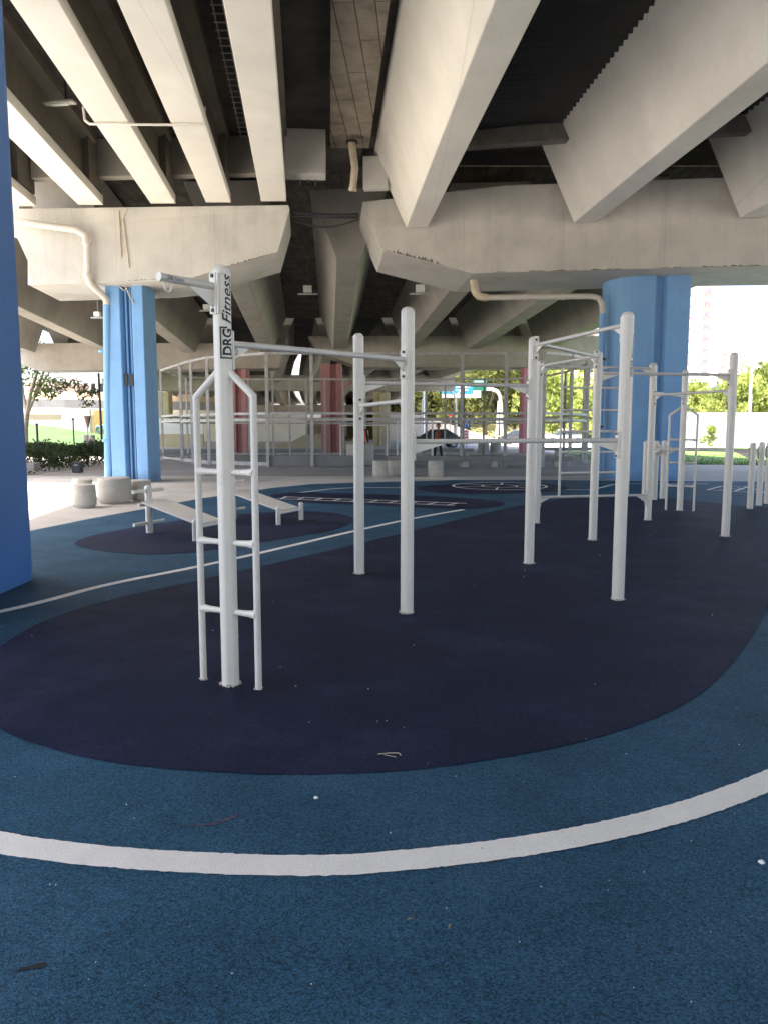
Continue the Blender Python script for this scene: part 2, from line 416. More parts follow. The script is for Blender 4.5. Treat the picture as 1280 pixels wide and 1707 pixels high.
# ------------------------------------------------------------------ overpass
dL = Vector((-.103, .9947, 0)); dR = Vector((-.070, .9975, 0))

def girder_L(x, yend, y0, zb, par, w=.30, h=1.42):
    """slender beam: painted bottom flange plus a darker web and top flange"""
    e = Vector((x, yend, zb)); L_ = (yend - y0) / dL.y
    def part(prof, a):
        mb = MB(); mb.ext([e + Vector((u, 0, z)) - dL * a for u, z in prof], -dL * (L_ - a)); return mb
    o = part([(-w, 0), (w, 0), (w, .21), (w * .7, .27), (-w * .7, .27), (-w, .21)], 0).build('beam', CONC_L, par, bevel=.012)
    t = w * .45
    part([(-t, .272), (t, .272), (t, h - .30), (w * 1.15, h - .18), (w * 1.15, h), (-w * 1.15, h), (-w * 1.15, h - .18), (-t, h - .30)], .55).build('web', WEBC, o)
    mb = MB(); mb.ext([e + Vector((u, 0, z)) for u, z in ((-w * .95, .272), (w * .95, .272), (w * .95, h - .003), (-w * .95, h - .003))], -dL * 1.1); mb.build('end_block', WEBC, o, bevel=.01)
    return o

def girder_T(x, ya, yb, za, zb, d, wb=.27, wt=1.09, h=1.86, xa=None):
    """inverted-trapezoid girder between ya and yb; x is at yb"""
    mb = MB(); L_ = (yb - ya) / d.y; e = Vector((x, yb, zb)); s = e - d * L_; s.z = za
    q = [e + Vector((u, -u * .08, z)) for u, z in ((-wb, 0), (wb, 0), (wt, h), (-wt, h))]
    r = [s + Vector((u, -u * .08, z)) for u, z in ((-wb, 0), (wb, 0), (wt, h), (-wt, h))]
    mb.hexa([r[0], r[1], q[1], q[0], r[3], r[2], q[2], q[3]]); return mb

def slab(edgeL, edgeR, zfun, th, barrier=True):
    """deck from left/right edge polylines [(x,y)..] sharing y stations"""
    mb = MB(); n = len(edgeL)
    v = []
    for (a, b) in zip(edgeL, edgeR):
        z = zfun(a[1]); v += [(a[0], a[1], z), (b[0], b[1], z), (b[0], b[1], z + th), (a[0], a[1], z + th)]
    f = []
    for i in range(n - 1):
        o, p = 4 * i, 4 * i + 4
        f += [(o, o + 1, p + 1, p), (o + 1, o + 2, p + 2, p + 1), (o + 2, o + 3, p + 3, p + 2), (o + 3, o, p, p + 3)]
    f += [(3, 2, 1, 0), (4 * n - 4, 4 * n - 3, 4 * n - 2, 4 * n - 1)]
    mb.add(v, f); return mb

def para(edge, zfun, th, side, hgt=1.0, w=.22):
    mb = MB()
    for (a, b) in zip(edge[:-1], edge[1:]):
        za, zb = zfun(a[1]) + th, zfun(b[1]) + th
        p = [(a[0], a[1], za), (a[0] + side * w, a[1], za), (b[0] + side * w, b[1], zb), (b[0], b[1], zb)]
        mb.hexa(p + [(x, y, z + hgt) for x, y, z in p])
    return mb

# --- left span over the court
ZL, ZR = 8.17, 8.28
spanL = thing('bridge_span', (-5.5, 10, ZL), 'left overpass span overhead carried on five slender cream concrete beams', 'bridge', 'overpass spans')
def dl(x19, y): return x19 + (19 - y) * .1035
def dr(x19, y): return x19 + (19 - y) * .0702
yy = [-40, -4, 8, 21.2]
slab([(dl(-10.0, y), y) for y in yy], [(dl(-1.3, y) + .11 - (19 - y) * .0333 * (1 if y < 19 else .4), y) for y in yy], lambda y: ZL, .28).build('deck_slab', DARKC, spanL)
para([(dl(-10.0, y), y) for y in yy], lambda y: ZL, .28, 1).build('parapet', CONC_L, spanL)
para([(dl(-1.3, y) + .11 - (19 - y) * .0333 * (1 if y < 19 else .4), y) for y in yy], lambda y: ZL, .28, -1).build('parapet', CONC_L, spanL)
for px in (41, 152.5, 273, 365, 457):
    p = P(px, 355, 19.0)
    p.y = 19.0 - .07 * (p.x + 2.4) - .06
    p = P(px, 355 if px < 460 else 353, p.y)
    girder_L(p.x, p.y, -38, 6.75, spanL)
gx = [P(px, 355, 19.1).x for px in (41, 152.5, 273, 365, 457)]
for a, b in zip(gx[:-1], gx[1:]):
    mb = MB(); mb.box(((a + b) / 2 + .03, 18.75 - .07 * ((a + b) / 2 + 2.4), 7.72), (b - a - .42, .3, .86), R(-4)); mb.build('diaphragm', CONC_D, spanL, bevel=.02)
mb = MB(); mb.box((-1.84, 18.55, 7.67), (1.0, .5, .98), R(4)); mb.build('diaphragm', CONC_R, spanL, bevel=.02)
for a, ch in zip((-1.95, -1.75, -1.6), (.14, .1, .16)):
    MB().tube([(a, 18.72, 7.2), (a, 18.72, 7.2 - ch)], .012, 6).build('rebar_stub', GALVD, spanL)

# cable tray between the beams
tray = thing('cable_tray', (-3.3, 12, 7.95), 'dark wire mesh cable tray hung under the left deck between two beams', 'cable tray')
mb = MB()
for u in (0, .16, .32):
    a = Vector((dl(-3.3 + u, 18.2), 18.2, 7.95)); b = Vector((dl(-3.3 + u, 7.0), 7.0, 7.95)); mb.beam(a, b, .018, .018)
mb.build('side_wire', GALV, tray)
y = 7.0
while y < 18.2:
    MB().beam((dl(-3.34, y), y, 7.95), (dl(-2.94, y), y, 7.95), .02, .016).build('cross_wire', GALV, tray); y += .26

# conduit clipped across two beams
cz = 6.715
mb = MB(); a, b = Z(150, 206.5, cz), Z(334, 208.5, cz)
mb.tube([(a.x - .1, a.y, cz + .28), (a.x - .08, a.y, cz + .06), a, a.lerp(b, .5), b, (b.x + .07, b.y, cz + .06), (b.x + .09, b.y, cz + .3)], .022, 8)
tag(mb.build('conduit', CONC_L, origin=a), 'thin cream conduit clipped across the undersides of two left beams', 'conduit')
# tube lamp between beams
pl = Z(100, 171, 7.5)
lamp = thing('strip_light', pl, 'long pale strip light fixed between two beams at upper left', 'strip light')
MB().box(pl, (.62, .16, .05), R(-8)).build('housing', PIPEW, lamp, bevel=.01)
MB().box(pl + Vector((0, 0, -.035)), (.34, .10, .018), R(-8)).build('diffuser', LAMPM, lamp)
MB().tube([pl + Vector((.12, 0, .02)), pl + Vector((.12, 0, .66))], .02, 8).build('hanger', STEELD, lamp)

# --- right span over the court
spanR = thing('bridge_span', (6, 10, ZR), 'right overpass span overhead on wide inverted trapezoid concrete girders', 'bridge', 'overpass spans')
yy = [-40, -4, 8, 21.2]
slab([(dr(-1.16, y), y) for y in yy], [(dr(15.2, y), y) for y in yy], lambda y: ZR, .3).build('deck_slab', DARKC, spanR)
para([(dr(-1.16, y), y) for y in yy], lambda y: ZR, .3, 1).build('parapet', CONC_R, spanR)
para([(dr(15.2, y), y) for y in yy], lambda y: ZR, .3, -1).build('parapet', CONC_R, spanR)
def capYR(x): return 20.1 - .12 * (x - 2.3)
gR = []
for px, py in ((694.5, 390), (974, 380.5), (1251, 372)):
    q = fp([(px, py)], lambda x: capYR(x) - .12)[0]; gR.append((q.x, q.y))
gR.append((gR[-1][0] + 4.05, gR[-1][1] - .48))
for i, (x, y) in enumerate(gR):
    girder_T(x, -38, y, 6.44, 6.44, dR, h=1.84).build('girder', CONC_L if i == 0 else CONC_R, spanR, bevel=.02)
# corrugated permanent shutter between girders
for i in range(3):
    x0, x1 = gR[i][0] + 1.02, gR[i + 1][0] - 1.02; ye = gR[i][1] - .6
    mb = MB(); k = int((ye - 4) / .055); vs = []
    for j in range(k + 1):
        y = ye - j * .055; s = (ye - y) * .0702
        zz = ZR - .05 + .028 * math.sin(j * math.pi / 2.0)
        vs += [(x0 + s, y + .04, zz), (x1 + s, y - .2, zz)]
    mb.add(vs, [(2 * j, 2 * j + 1, 2 * j + 3, 2 * j + 2) for j in range(k)], True)
    mb.build('corrugated_soffit', CORR, spanR)
    mb = MB(); ya_, yb_ = gR[i][1] - 1.55, gR[i + 1][1] - 1.55; xa_, xb_ = gR[i][0] + .95, gR[i + 1][0] - .78
    mb.hexa([(xa_, ya_, 7.86), (xb_, yb_, 7.86), (xb_, yb_ + .3, 7.86), (xa_, ya_ + .3, 7.86), (xa_, ya_, 8.26), (xb_, yb_, 8.26), (xb_, yb_ + .3, 8.26), (xa_, ya_ + .3, 8.26)])
    mb.build('diaphragm', mat('sooty diaphragm', (.21, .19, .165), .85, .25, 1.2, .1, 30, stain=.4), spanR, bevel=.02)
# board-marked overhang of the right deck
mb = MB(); ye = 19.1
mb.hexa([(dr(-1.26, -38), -38, 8.0), (dr(-.35, -38), -38, 8.0), (dr(-.35, ye), ye, 8.0), (dr(-1.26, ye), ye, 8.0),
         (dr(-1.26, -38), -38, 8.164), (dr(-.35, -38), -38, 8.164), (dr(-.35, ye), ye, 8.164), (dr(-1.26, ye), ye, 8.164)])
mb.build('overhang_soffit', FORM_A, spanR)
mb = MB(); mb.hexa([(dr(-1.3, ye), ye + .002, 8.06), (dr(-.5, ye), ye + .002, 8.06), (dr(-.5, 21.2), 21.2, 8.06), (dr(-1.3, 21.2), 21.2, 8.06), (dr(-1.3, ye), ye + .002, 8.162), (dr(-.5, ye), ye + .002, 8.162), (dr(-.5, 21.2), 21.2, 8.162), (dr(-1.3, 21.2), 21.2, 8.162)])
mb.build('leak_strip', DARKC, spanR)  # added dark strip, stops light leaking between the decks
mb = MB(); mb.box((-.2, 19.93, 7.68), (.62, .25, .78), R(-6)); mb.build('end_block', CONC_R, spanR, bevel=.02)

# drain spout in the gap
sp = thing('drain_spout', (-.8, 18.6, 8.0), 'cream bent drain spout dropping from the stained slab between the decks', 'drain pipe')
a = P(587, 243, 18.3); b = P(592, 280, 18.4); c = P(588, 318, 18.6)
MB().tube([a + Vector((0, 0, .1)), a, a.lerp(b, .6), b, b.lerp(c, .4), c], .085, 14).build('pipe', PIPEB, sp)
MB().tube([c, c + (b - c).normalized() * .05], .098, 14).build('pipe_collar', PIPEB, sp)
MB().tube([a + Vector((0, 0, .1)), a + Vector((0, 0, .06))], .14, 14).build('flange', STEELD, sp)
# cables slung across the gap
for k, (pa, pb, r, sg) in enumerate((((489, 355), (597, 359), .05, .03), ((489, 361), (597, 362), .035, .0), ((489, 369), (597, 366), .02, .16))):
    a, b = P(*pa, 19.6), P(*pb, 20.4)
    pts = [a.lerp(b, t / 8) + Vector((0, 0, -sg * math.sin(math.pi * t / 8))) for t in range(9)]
    tag(MB().tube(pts, r, 8).build('cable', STEELD, origin=a), ['thick black cable slung between the two pier caps, topmost', 'straight black cable between the pier caps, middle one', 'thin sagging black cable between the pier caps, lowest'][k], 'cable', 'cables slung across the gap')

# --- pier caps
def capYL(x): return 19.0 - .07 * (x + 2.4)
pierL = thing('bridge_pier', (-6.5, 20.3, 0), 'bright blue H-shaped column under the left cream pier cap', 'bridge pier', 'overpass piers')
face = fp([(481, 342), (483, 349), (463, 420), (320, 463), (270, 468.5), (180, 471), (100, 473.5), (47, 475), (47, 435), (22, 380), (8, 352), (8, 349)], capYL)
for q in face[-2:]: q.x = min(q.x, -9.9)
mb = MB(); mb.ext(face, dL * 2.5); mb.build('pier_cap', CAPM, pierL, bevel=.025)
zt = 5.04
H_plan = [(-6.98, 19.75), (-6.62, 19.75), (-6.56, 20.02), (-6.38, 20.02), (-6.32, 19.75), (-6.04, 19.75), (-6.04, 20.85), (-6.3, 21.0), (-6.98, 21.0)]
mb = MB(); mb.prism(H_plan, 0, zt); mb.build('column', BLUE, pierL, bevel=.02)
for x, r in ((-6.52, .03), (-6.41, .022)):
    MB().tube([(x, 19.93, .05), (x, 19.93, 4.9)], r, 10).build('recess_pipe', BLUE, pierL)
for x in (-6.56, -6.42):
    MB().box((x, 19.86, 2.62), (.075, .06, .30)).build('pipe_clamp', STEELD, pierL)

pierR = thing('bridge_pier', (6.9, 21.4, 0), 'broad blue round-edged column under the right grey pier cap', 'bridge pier', 'overpass piers')
face = fp([(604, 337), (639, 418), (788, 456), (1280, 443)], capYR)
zb_ = face[2].z
xe = 15.0
face += [Vector((11.5, capYR(11.5), zb_)), Vector((14.6, capYR(14.6), 6.1)), Vector((xe, capYR(xe), 7.42)), Vector((3, capYR(3), 7.42)), Vector((-.6, capYR(-.6), 7.36))]
face = [q for q in face]
mb = MB(); mb.ext(face[1:3] + face[3:7] + [face[7], face[0]], Vector((-.19, 2.75, 0))); mb.build('pier_cap', CAPM, pierR, bevel=.025)
pl_ = []
cxr, cyr, rr = 6.98, 21.45, 1.02
for k in range(9):
    a = R(180 + k * 11.25); pl_.append((cxr + rr * math.cos(a), cyr + rr * math.sin(a)))
pl_ += [(7.02, 20.43), (7.08, 20.59), (7.27, 20.59), (7.34, 20.43), (7.94, 20.43), (7.94, 22.2), (7.6, 22.5), (6.4, 22.5), (6.08, 22.0)]
mb = MB(); mb.prism(pl_, 0, 5.5); mb.build('column', BLUE, pierR, bevel=.02)
DIRT = mat('cap edge grime', (.13, .115, .085), .9, .3, 12)
def grime(par, a, b, Yf, hmin, hmax, name='grime_line', n=46, seed=1):
    rg = random.Random(seed); lo, hi = [], []
    for k in range(n + 1):
        t_ = k / n; px = a[0] + (b[0] - a[0]) * t_; py = a[1] + (b[1] - a[1]) * t_
        e_ = math.sin(math.pi * min(1, max(0, t_))) ** .4
        q = fp([(px, py - .8), (px, py - .8 - (hmin + (hmax - hmin) * rg.random() ** 3) * e_)], lambda x: Yf(x) - .003)
        lo.append(q[0]); hi.append(q[1])
    m_ = MB(); m_.add(lo + hi, [(k, k + 1, n + 2 + k, n + 1 + k) for k in range(n)]); m_.build(name, DIRT, par, recalc=False)
grime(pierR, (641, 418), (742, 444), capYR, .6, 9, seed=3)
grime(pierR, (792, 456), (1075, 449), capYR, .3, 3, seed=4)
grime(pierR, (1090, 448), (1290, 443), capYR, .3, 3, seed=5)
grime(pierL, (455, 423), (372, 448), capYL, .3, 4, seed=6)
grime(pierL, (180, 471), (310, 464), capYL, .2, 2, seed=7)
# drainpipe on right column
dp = thing('drainpipe', (5.85, 21.2, 0), 'drainpipe running under the right cap then down the blue column edge', 'drainpipe', 'drainpipes on the piers')
a, b, c = P(789, 470, 21.0), P(792, 487, 21.0), P(812, 496, 21.0); d, e = P(985, 494, 21.0), P(1003, 507, 21.0)
MB().tube([a + Vector((0, 0, .15)), a, b, P(798, 494, 21.0), c], .10, 14).build('aged_elbow', PIPEB, dp)
MB().tube([c, d, P(997, 497, 21.0), e, e + Vector((0.02, 0, -.25))], .075, 14).build('cream_run', PIPEW, dp)
MB().tube([e + Vector((0.02, 0, -.25)), (e.x + .03, e.y - .05, .02)], .085, 14).build('blue_downpipe', BLUE, dp)
for t in (.35, .72): MB().tube([c.lerp(d, t), c.lerp(d, t + .02)], .09, 14).build('pipe_collar', PIPEW, dp)
for z in (1.4, 3.2): MB().tube([(e.x + .03, e.y - .03, z), (e.x + .03, e.y - .03, z + .06)], .1, 14).build('pipe_collar', STEELD, dp)
# drainpipe on left cap/column
dp = thing('drainpipe', (-7.15, 19.8, 0), 'cream drainpipe bent over the left cap then blue down its column', 'drainpipe', 'drainpipes on the piers')
yf = 19.15
a, b, c, d = P(20, 368, yf), P(128, 383, yf), P(143, 392, yf), P(146, 405, yf)
e, f_, g_, h_ = P(147, 462, yf), P(152, 474, yf + .1), P(172, 492, yf + .45), P(178, 500, yf + .6)
MB().tube([a, b, b.lerp(c, .6), c, d, e, e.lerp(f_, .7), f_, g_, g_.lerp(h_, .7), h_, h_ + Vector((.0, .02, -.12))], .085, 16).build('cream_run', PIPEW, dp)
MB().tube([h_ + Vector((0, .02, -.12)), (-7.12, 19.85, 0.02)], .095, 16).build('blue_downpipe', BLUE, dp)
for q in (P(146, 408, yf), P(147, 462, yf)): MB().tube([q, q + Vector((0, 0, .07))], .115, 14).build('pipe_collar', PIPEW, dp)
for q in (1.05, 3.3): MB().tube([(-7.12, 19.84, q), (-7.12, 19.84, q + .06)], .112, 14).build('pipe_collar', BLUE, dp)
# loose wires on left cap
for k, pts in enumerate(([(190, 345), (192, 380), (194, 420), (196, 475), (205, 484)], [(205, 342), (197, 358), (203, 400), (208, 440), (206, 474), (214, 492), (221, 505)])):
    q = [P(x, y, 18.9 if y < 474 else 19.6) for x, y in pts]
    for v in q: v.y = capYL(v.x) - .03 if v.z > 4.98 else 19.72
    tag(MB().tube(q, .014, 6).build('wire', PIPEB, origin=q[0]), ['straight thin wire hanging down the left pier cap face', 'curled loose wire hanging beside the straight one on left cap'][k], 'wire', 'wires on the left cap')

# --- near pier at the left edge of the picture
pierN = thing('bridge_pier', (-4.5, 6.3, 0), 'deep blue smooth column close by at the left edge of the court', 'bridge pier', 'overpass piers')
def rrect(x0, x1, y0, y1, r, n=5):
    out = []
    for cx_, cy_, a0 in ((x1 - r, y1 - r, 0), (x0 + r, y1 - r, 90), (x0 + r, y0 + r, 180), (x1 - r, y0 + r, 270)):
        out += [(cx_ + r * math.cos(R(a0 + 90 * k / n)), cy_ + r * math.sin(R(a0 + 90 * k / n))) for k in range(n + 1)]
    return out
mb = MB(); mb.prism(rrect(-5.5, -3.40, 4.9, 7.55, .28), 0, 5.66, True); o = mb.build('column', BLUE_DIM, pierN)
mb = MB(); cap0 = [(-10.4, 4.8, 6.7), (-10.2, 4.8, 6.2), (-7.4, 4.8, 5.66), (-2.8, 4.8, 5.66), (-.9, 4.8, 6.1), (-.6, 4.8, 6.7)]
mb.ext(cap0, Vector((-.2, 2.1, 0))); mb.build('pier_cap', CAPM, pierN, bevel=.02)

# --- second spans
Y2 = 45.0
def zs(z0): return lambda y: z0 - (y - 22) * .0225 if y < 46 else z0 - 24 * .0225
s2L = thing('bridge_span', (-9, 33, 8), 'second left span beyond the cream cap, trapezoid girders in shade', 'bridge', 'overpass spans')
st = [21.6, 29, 35, 45.6]
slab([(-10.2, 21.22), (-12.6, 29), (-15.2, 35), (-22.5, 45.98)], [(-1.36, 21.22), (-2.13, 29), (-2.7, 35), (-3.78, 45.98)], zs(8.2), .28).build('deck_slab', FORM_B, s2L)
para([(-10.2, 21.22), (-12.6, 29), (-15.2, 35), (-22.5, 45.6)], zs(8.2), .28, 1).build('parapet', CONC_L, s2L)
for px, ya in ((445, 21.7), (316, 21.7), (183, 27.5), (50, 38.5)):
    p = P(px, 588, Y2 - .5); L_ = Y2 - .5 - ya
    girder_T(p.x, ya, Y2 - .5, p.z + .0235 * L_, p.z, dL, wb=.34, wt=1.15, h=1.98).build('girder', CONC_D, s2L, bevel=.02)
s2R = thing('bridge_span', (5, 33, 8), 'second right span beyond the grey cap, long shaded trapezoid girders', 'bridge', 'overpass spans')
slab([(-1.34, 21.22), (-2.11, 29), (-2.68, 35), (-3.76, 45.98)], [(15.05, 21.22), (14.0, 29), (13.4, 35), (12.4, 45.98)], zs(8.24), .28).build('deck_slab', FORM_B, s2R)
para([(15.05, 21.22), (14.0, 29), (13.4, 35), (12.4, 45.98)], zs(8.24), .28, -1).build('parapet', CONC_R, s2R)
for px, ya in ((566, 22.9), (683, 22.4), (790, 22.0), (905, 21.6)):
    p = P(px, 581.5, Y2 - .5); L_ = Y2 - .5 - ya
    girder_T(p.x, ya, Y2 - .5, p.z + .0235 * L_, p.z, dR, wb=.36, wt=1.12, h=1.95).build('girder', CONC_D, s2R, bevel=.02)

def pier2(loc, label, cappts, yc, cols, cm, dep=2.4):
    t = thing('bridge_pier', loc, label, 'bridge pier', 'overpass piers')
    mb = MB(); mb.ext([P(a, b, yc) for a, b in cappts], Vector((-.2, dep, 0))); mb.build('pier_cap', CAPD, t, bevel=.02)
    for (a, b, m, ztop) in cols:
        x0, x1 = P(a, 650, yc + .4).x, P(b, 650, yc + .4).x; w = x1 - x0; y = yc + .4
        pl = [(x0, y), (x0 + w * .46, y), (x0 + w * .5, y + .25), (x0 + w * .74, y + .25), (x0 + w * .78, y), (x1, y), (x1, y + 1.3), (x0, y + 1.3)]
        MB().prism(pl, gz(y) - .05, ztop).build('column', m, t, bevel=.02)
    return t
pier2((-9.2, 45.5, gz(45)), 'farther pier with long left cap on a dusty red column', [(12, 572), (476, 572), (466, 613), (440, 614), (60, 617), (20, 600)], Y2, [(377, 411, RED, 5.0)], RED)
pR2 = pier2((2, 45.5, gz(45)), 'farther right pier with grey cap on red and pink columns', [(514, 560), (537, 588), (600, 612), (1000, 612), (1000, 560)], Y2, [(535, 569, RED, 5.0), (872, 902, PINK, 5.0)], RED)
MB().tube([P(572, 757, 45.2), P(572, 648, 45.2), P(590, 632, 45.2)], .1, 10).build('downpipe', RED, pR2)

# --- third and further spans
def far_span(label, eL, eR, z0, z1, gxs):
    t = thing('bridge_span', ((eL[0][0] + eR[0][0]) / 2, eL[0][1], z0), label, 'bridge', 'overpass spans')
    ya, yb = eL[0][1], eL[-1][1]
    zf = lambda y: z0 + (z1 - z0) * (y - ya) / (yb - ya)
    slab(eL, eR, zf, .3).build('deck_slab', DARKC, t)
    para(eL, zf, .3, 1).build('parapet', CONC_R, t); para(eR, zf, .3, -1).build('parapet', CONC_R, t)
    for fr in gxs:
        mb = MB(); 
        for i in range(len(eL) - 1):
            q = []
            for k in (i, i + 1):
                x = eL[k][0] + (eR[k][0] - eL[k][0]) * fr; y = eL[k][1]; z = zf(y)
                q.append([(x - .35, y, z - 1.6), (x + .35, y, z - 1.6), (x + 1.0, y, z - .01), (x - 1.0, y, z - .01)])
            a, b = q
            mb.hexa([a[0], a[1], b[1], b[0], a[3], a[2], b[2], b[3]])
        mb.build('girder', CONC_D, t)
    return t
yl = [46, 58, 70, 80, 92, 106, 122, 140]
gapx = [P(505, 0, 46).x, P(500, 0, 58).x, P(489, 0, 70).x, P(485, 0, 80).x, P(484, 0, 92).x, P(485, 0, 106).x, P(490, 0, 122).x, P(497, 0, 140).x]
gapw = [.0, .0, .55, .75, .95, .9, .8, .6]
far_span('third left span far off, beyond the red columns', [(x - 17, y) for x, y in zip(gapx, yl)], [(x - g / 2, y) for x, g, y in zip(gapx, gapw, yl)], 7.7, 5.1, (.15, .4, .65, .9))
far_span('third right span far off, beyond the pink column', [(x + g / 2, y) for x, g, y in zip(gapx, gapw, yl)], [(x + w, y) for x, w, y in zip(gapx, (15, 14.7, 14.4, 14.4, 14.6, 15, 15, 15), yl)], 7.7, 5.1, (.1, .36, .62, .88))
t3 = thing('bridge_pier', (-5, 72, gz(72)), 'distant pier row with pale yellow columns under a wide cap', 'bridge pier', 'overpass piers')
MB().box((-9.5, 73, 5.3), (32, 2.2, 1.4)).build('pier_cap', CAPD, t3)
for px, w in ((636, 1.6), (273, 1.3)):
    x = P(px, 700, 72.6).x
    pl = [(x - w / 2, 72.2), (x + w / 2, 72.2), (x + w / 2, 73.6), (x - w / 2, 73.6)]
    MB().prism(pl, gz(73) - .02, 4.46).build('column', YELL, t3, bevel=.03)
x = P(634, 700, 72).x
MB().tube([(x, 72.05, gz(72)), (x, 72.05, 4.2), (x + .8, 72.05, 4.45)], .09, 8).build('downpipe', PIPEB, t3)
t4 = thing('bridge_pier', (-9, 110, gz(110)), 'farthest pier in the dark distance under the decks', 'bridge pier', 'overpass piers')
MB().box((-11, 111, 3.55), (34, 2, 1.3)).build('pier_cap', CAPD, t4)
for x in (-22, -14, -6, 2): MB().box((x, 111, 1.2), (1.4, 1.4, 3.4)).build('column', YELL, t4)

fw = MB().box((-14, 139, .8), (60, .8, 3.0)); fo_ = tag(fw.build('dark_backdrop', CONC_D, origin=(-14, 139, -.6)), 'added far dark wall cutting off the bright view under the decks', 'wall')  # added wall, darkens the bright far gap under the decks

# --- added unseen deck high on the left, shades the paving and hedge
rp = thing('shade_ramp', (-17, 28, 11), 'added unseen ramp deck casting shade over the hedge and left paving', 'shade blocker')
slab([(-21, 19.5), (-21.8, 27), (-22.6, 34.5)], [(-12.7, 19.5), (-13.4, 27), (-14.2, 34.5)], lambda y: 11.2, .5).build('deck_slab', CONC_R, rp)
para([(-12.7, 19.5), (-13.4, 27), (-14.2, 34.5)], lambda y: 11.2, .5, -1).build('parapet', CONC_R, rp)
MB().box((-19.2, 27, 5.6), (1.6, 1.6, 11.3)).build('column', CONC_R, rp)

# ------------------------------------------------------------------ floodlights under the decks
def flood(px, py, Y, w, label):
    p = P(px, py, Y); t = thing('floodlight', p, label, 'floodlight', 'floodlights under the decks')
    s = w / 1282 * Y
    MB().box(p, (s * .42, .22, s * .34)).build('lamp_housing', LAMPM, t, bevel=.01)
    MB().box(p + Vector((0, .02, -s * .24)), (s, .08, .05)).build('crossarm', GALV, t)
    MB().tube([p + Vector((0, .05, 0)), p + Vector((0, .05, 1.2))], .02, 8).build('hanger', GALVD, t)
    return t
flood(345, 512, 33, 24, 'small pale floodlight on a crossarm under the second left span')
flood(513, 482, 30, 32, 'pale floodlight on a crossarm in the gap between decks')
flood(700, 481, 27, 34, 'rusty pale floodlight just under the right cap slope')
flood(163, 524, 27, 22, 'pale floodlight left of the bright blue column')

# ------------------------------------------------------------------ workout rig
def groove_prof(r, n=40, depth=.0035, rot=0.0):
    out = []
    for k in range(n):
        a = 2 * math.pi * k / n; d = (a - rot) % (math.pi / 2) - math.pi / 4
        g = depth * max(0.0, math.cos(d * 4.2)) if abs(d) < .374 else 0
        out.append((r - g, a))
    return out

def post_mesh(mb, p, h, r=.052, rot=R(14.5)):
    pr = groove_prof(r, rot=rot + math.pi / 4); n = len(pr)
    lev = [(0.0, 1.0), (h - r * .95, 1.0)]
    vs = []
    for z, s in lev: vs += [(p.x + q * s * math.cos(a), p.y + q * s * math.sin(a), p.z + z) for q, a in pr]
    mb.add(vs, [(j, (j + 1) % n, n + (j + 1) % n, n + j) for j in range(n)], True)
    mb.lathe([(r + .001, h - r * .98), (r + .001, h - r * .8), (r * .97, h - r * .62), (r * .86, h - r * .36), (r * .66, h - r * .15), (r * .38, h - r * .04), (0.0001, h)], p, 28)
    return mb

rig = thing('workout_rig', (2.0, 8.5, 0), 'large white pull-up rig of ten linked posts on the navy rubber', 'exercise rig')
def g0(x, y): return Z(x, y, .008)
PO = dict(A=g0(385, 1140), B=g0(678, 1021), C=g0(599, 956), D=g0(1029, 999), E=g0(881, 939), F_=g0(987, 900), G_=g0(893, 872), H_=g0(1079, 867), I=g0(1208, 894), J=g0(1132, 851))
PH = dict(A=2.35, B=2.38, C=2.37, D=2.41, E=2.40, F_=2.41, G_=2.41, H_=2.42, I=2.42, J=2.41)
RP = .052
posts = {}
FOOT = mat('crumbled base grout', (.45, .42, .34), .9, .25, 20, .3, 90, .5, 90)
for k, p in PO.items():
    posts[k] = post_mesh(MB(), p, PH[k], RP).build('post', WHITE, rig)
    mb = MB()
    for j in range(11):
        a = j * .571 + random.uniform(-.1, .1); s = random.uniform(.008, .022)
        q = p + Vector((math.cos(a) * RP, math.sin(a) * RP, .003)); mb.box(q, (s * 1.4, s, s * .9), a)
    mb.build('base_grout', FOOT, posts[k])

def bracket(par, p, d, z, hgt=.22, gl=.15, gh=.08, bolts=True, gdown=True, bdia=.0195):
    """flange plate, gusset and bolts where a bar meets post p in direction d"""
    d = Vector((d.x, d.y, 0)).normalized(); s = Vector((-d.y, d.x, 0))
    c = p + d * (RP + .004); c = Vector((c.x, c.y, 0))
    mb = MB(); M_ = Matrix((d, s, Vector((0, 0, 1)))).transposed()
    mb.box(c + Vector((0, 0, z - hgt * .17)), (.013, .046, hgt), 0, M_)
    for sg in (1, -1): mb.box(c + s * sg * .0285 - d * .0065 + Vector((0, 0, z - hgt * .17)), (.015, .013, hgt * .97), 0, M_)
    fl = mb.build('flange', WHITE, par, bevel=.004)
    a = c + Vector((0, 0, z)) + d * .006
    mb = MB(); poly = [a - Vector((0, 0, .012)) - s * .004, a + d * gl - Vector((0, 0, .012)) - s * .004, a + d * gl * .96 - Vector((0, 0, .02)) - s * .004, a - Vector((0, 0, gh + .012)) - s * .004]
    mb.ext(poly, s * .008); mb.build('gusset', WHITE, fl)
    if bolts:
        for dz in (hgt * .25, -hgt * .58):
            q = c + d * .0055 + Vector((0, 0, z + dz))
            MB().tube([q, q + d * .006], .0115, 10).build('bolt', BOLT, fl)
    return fl

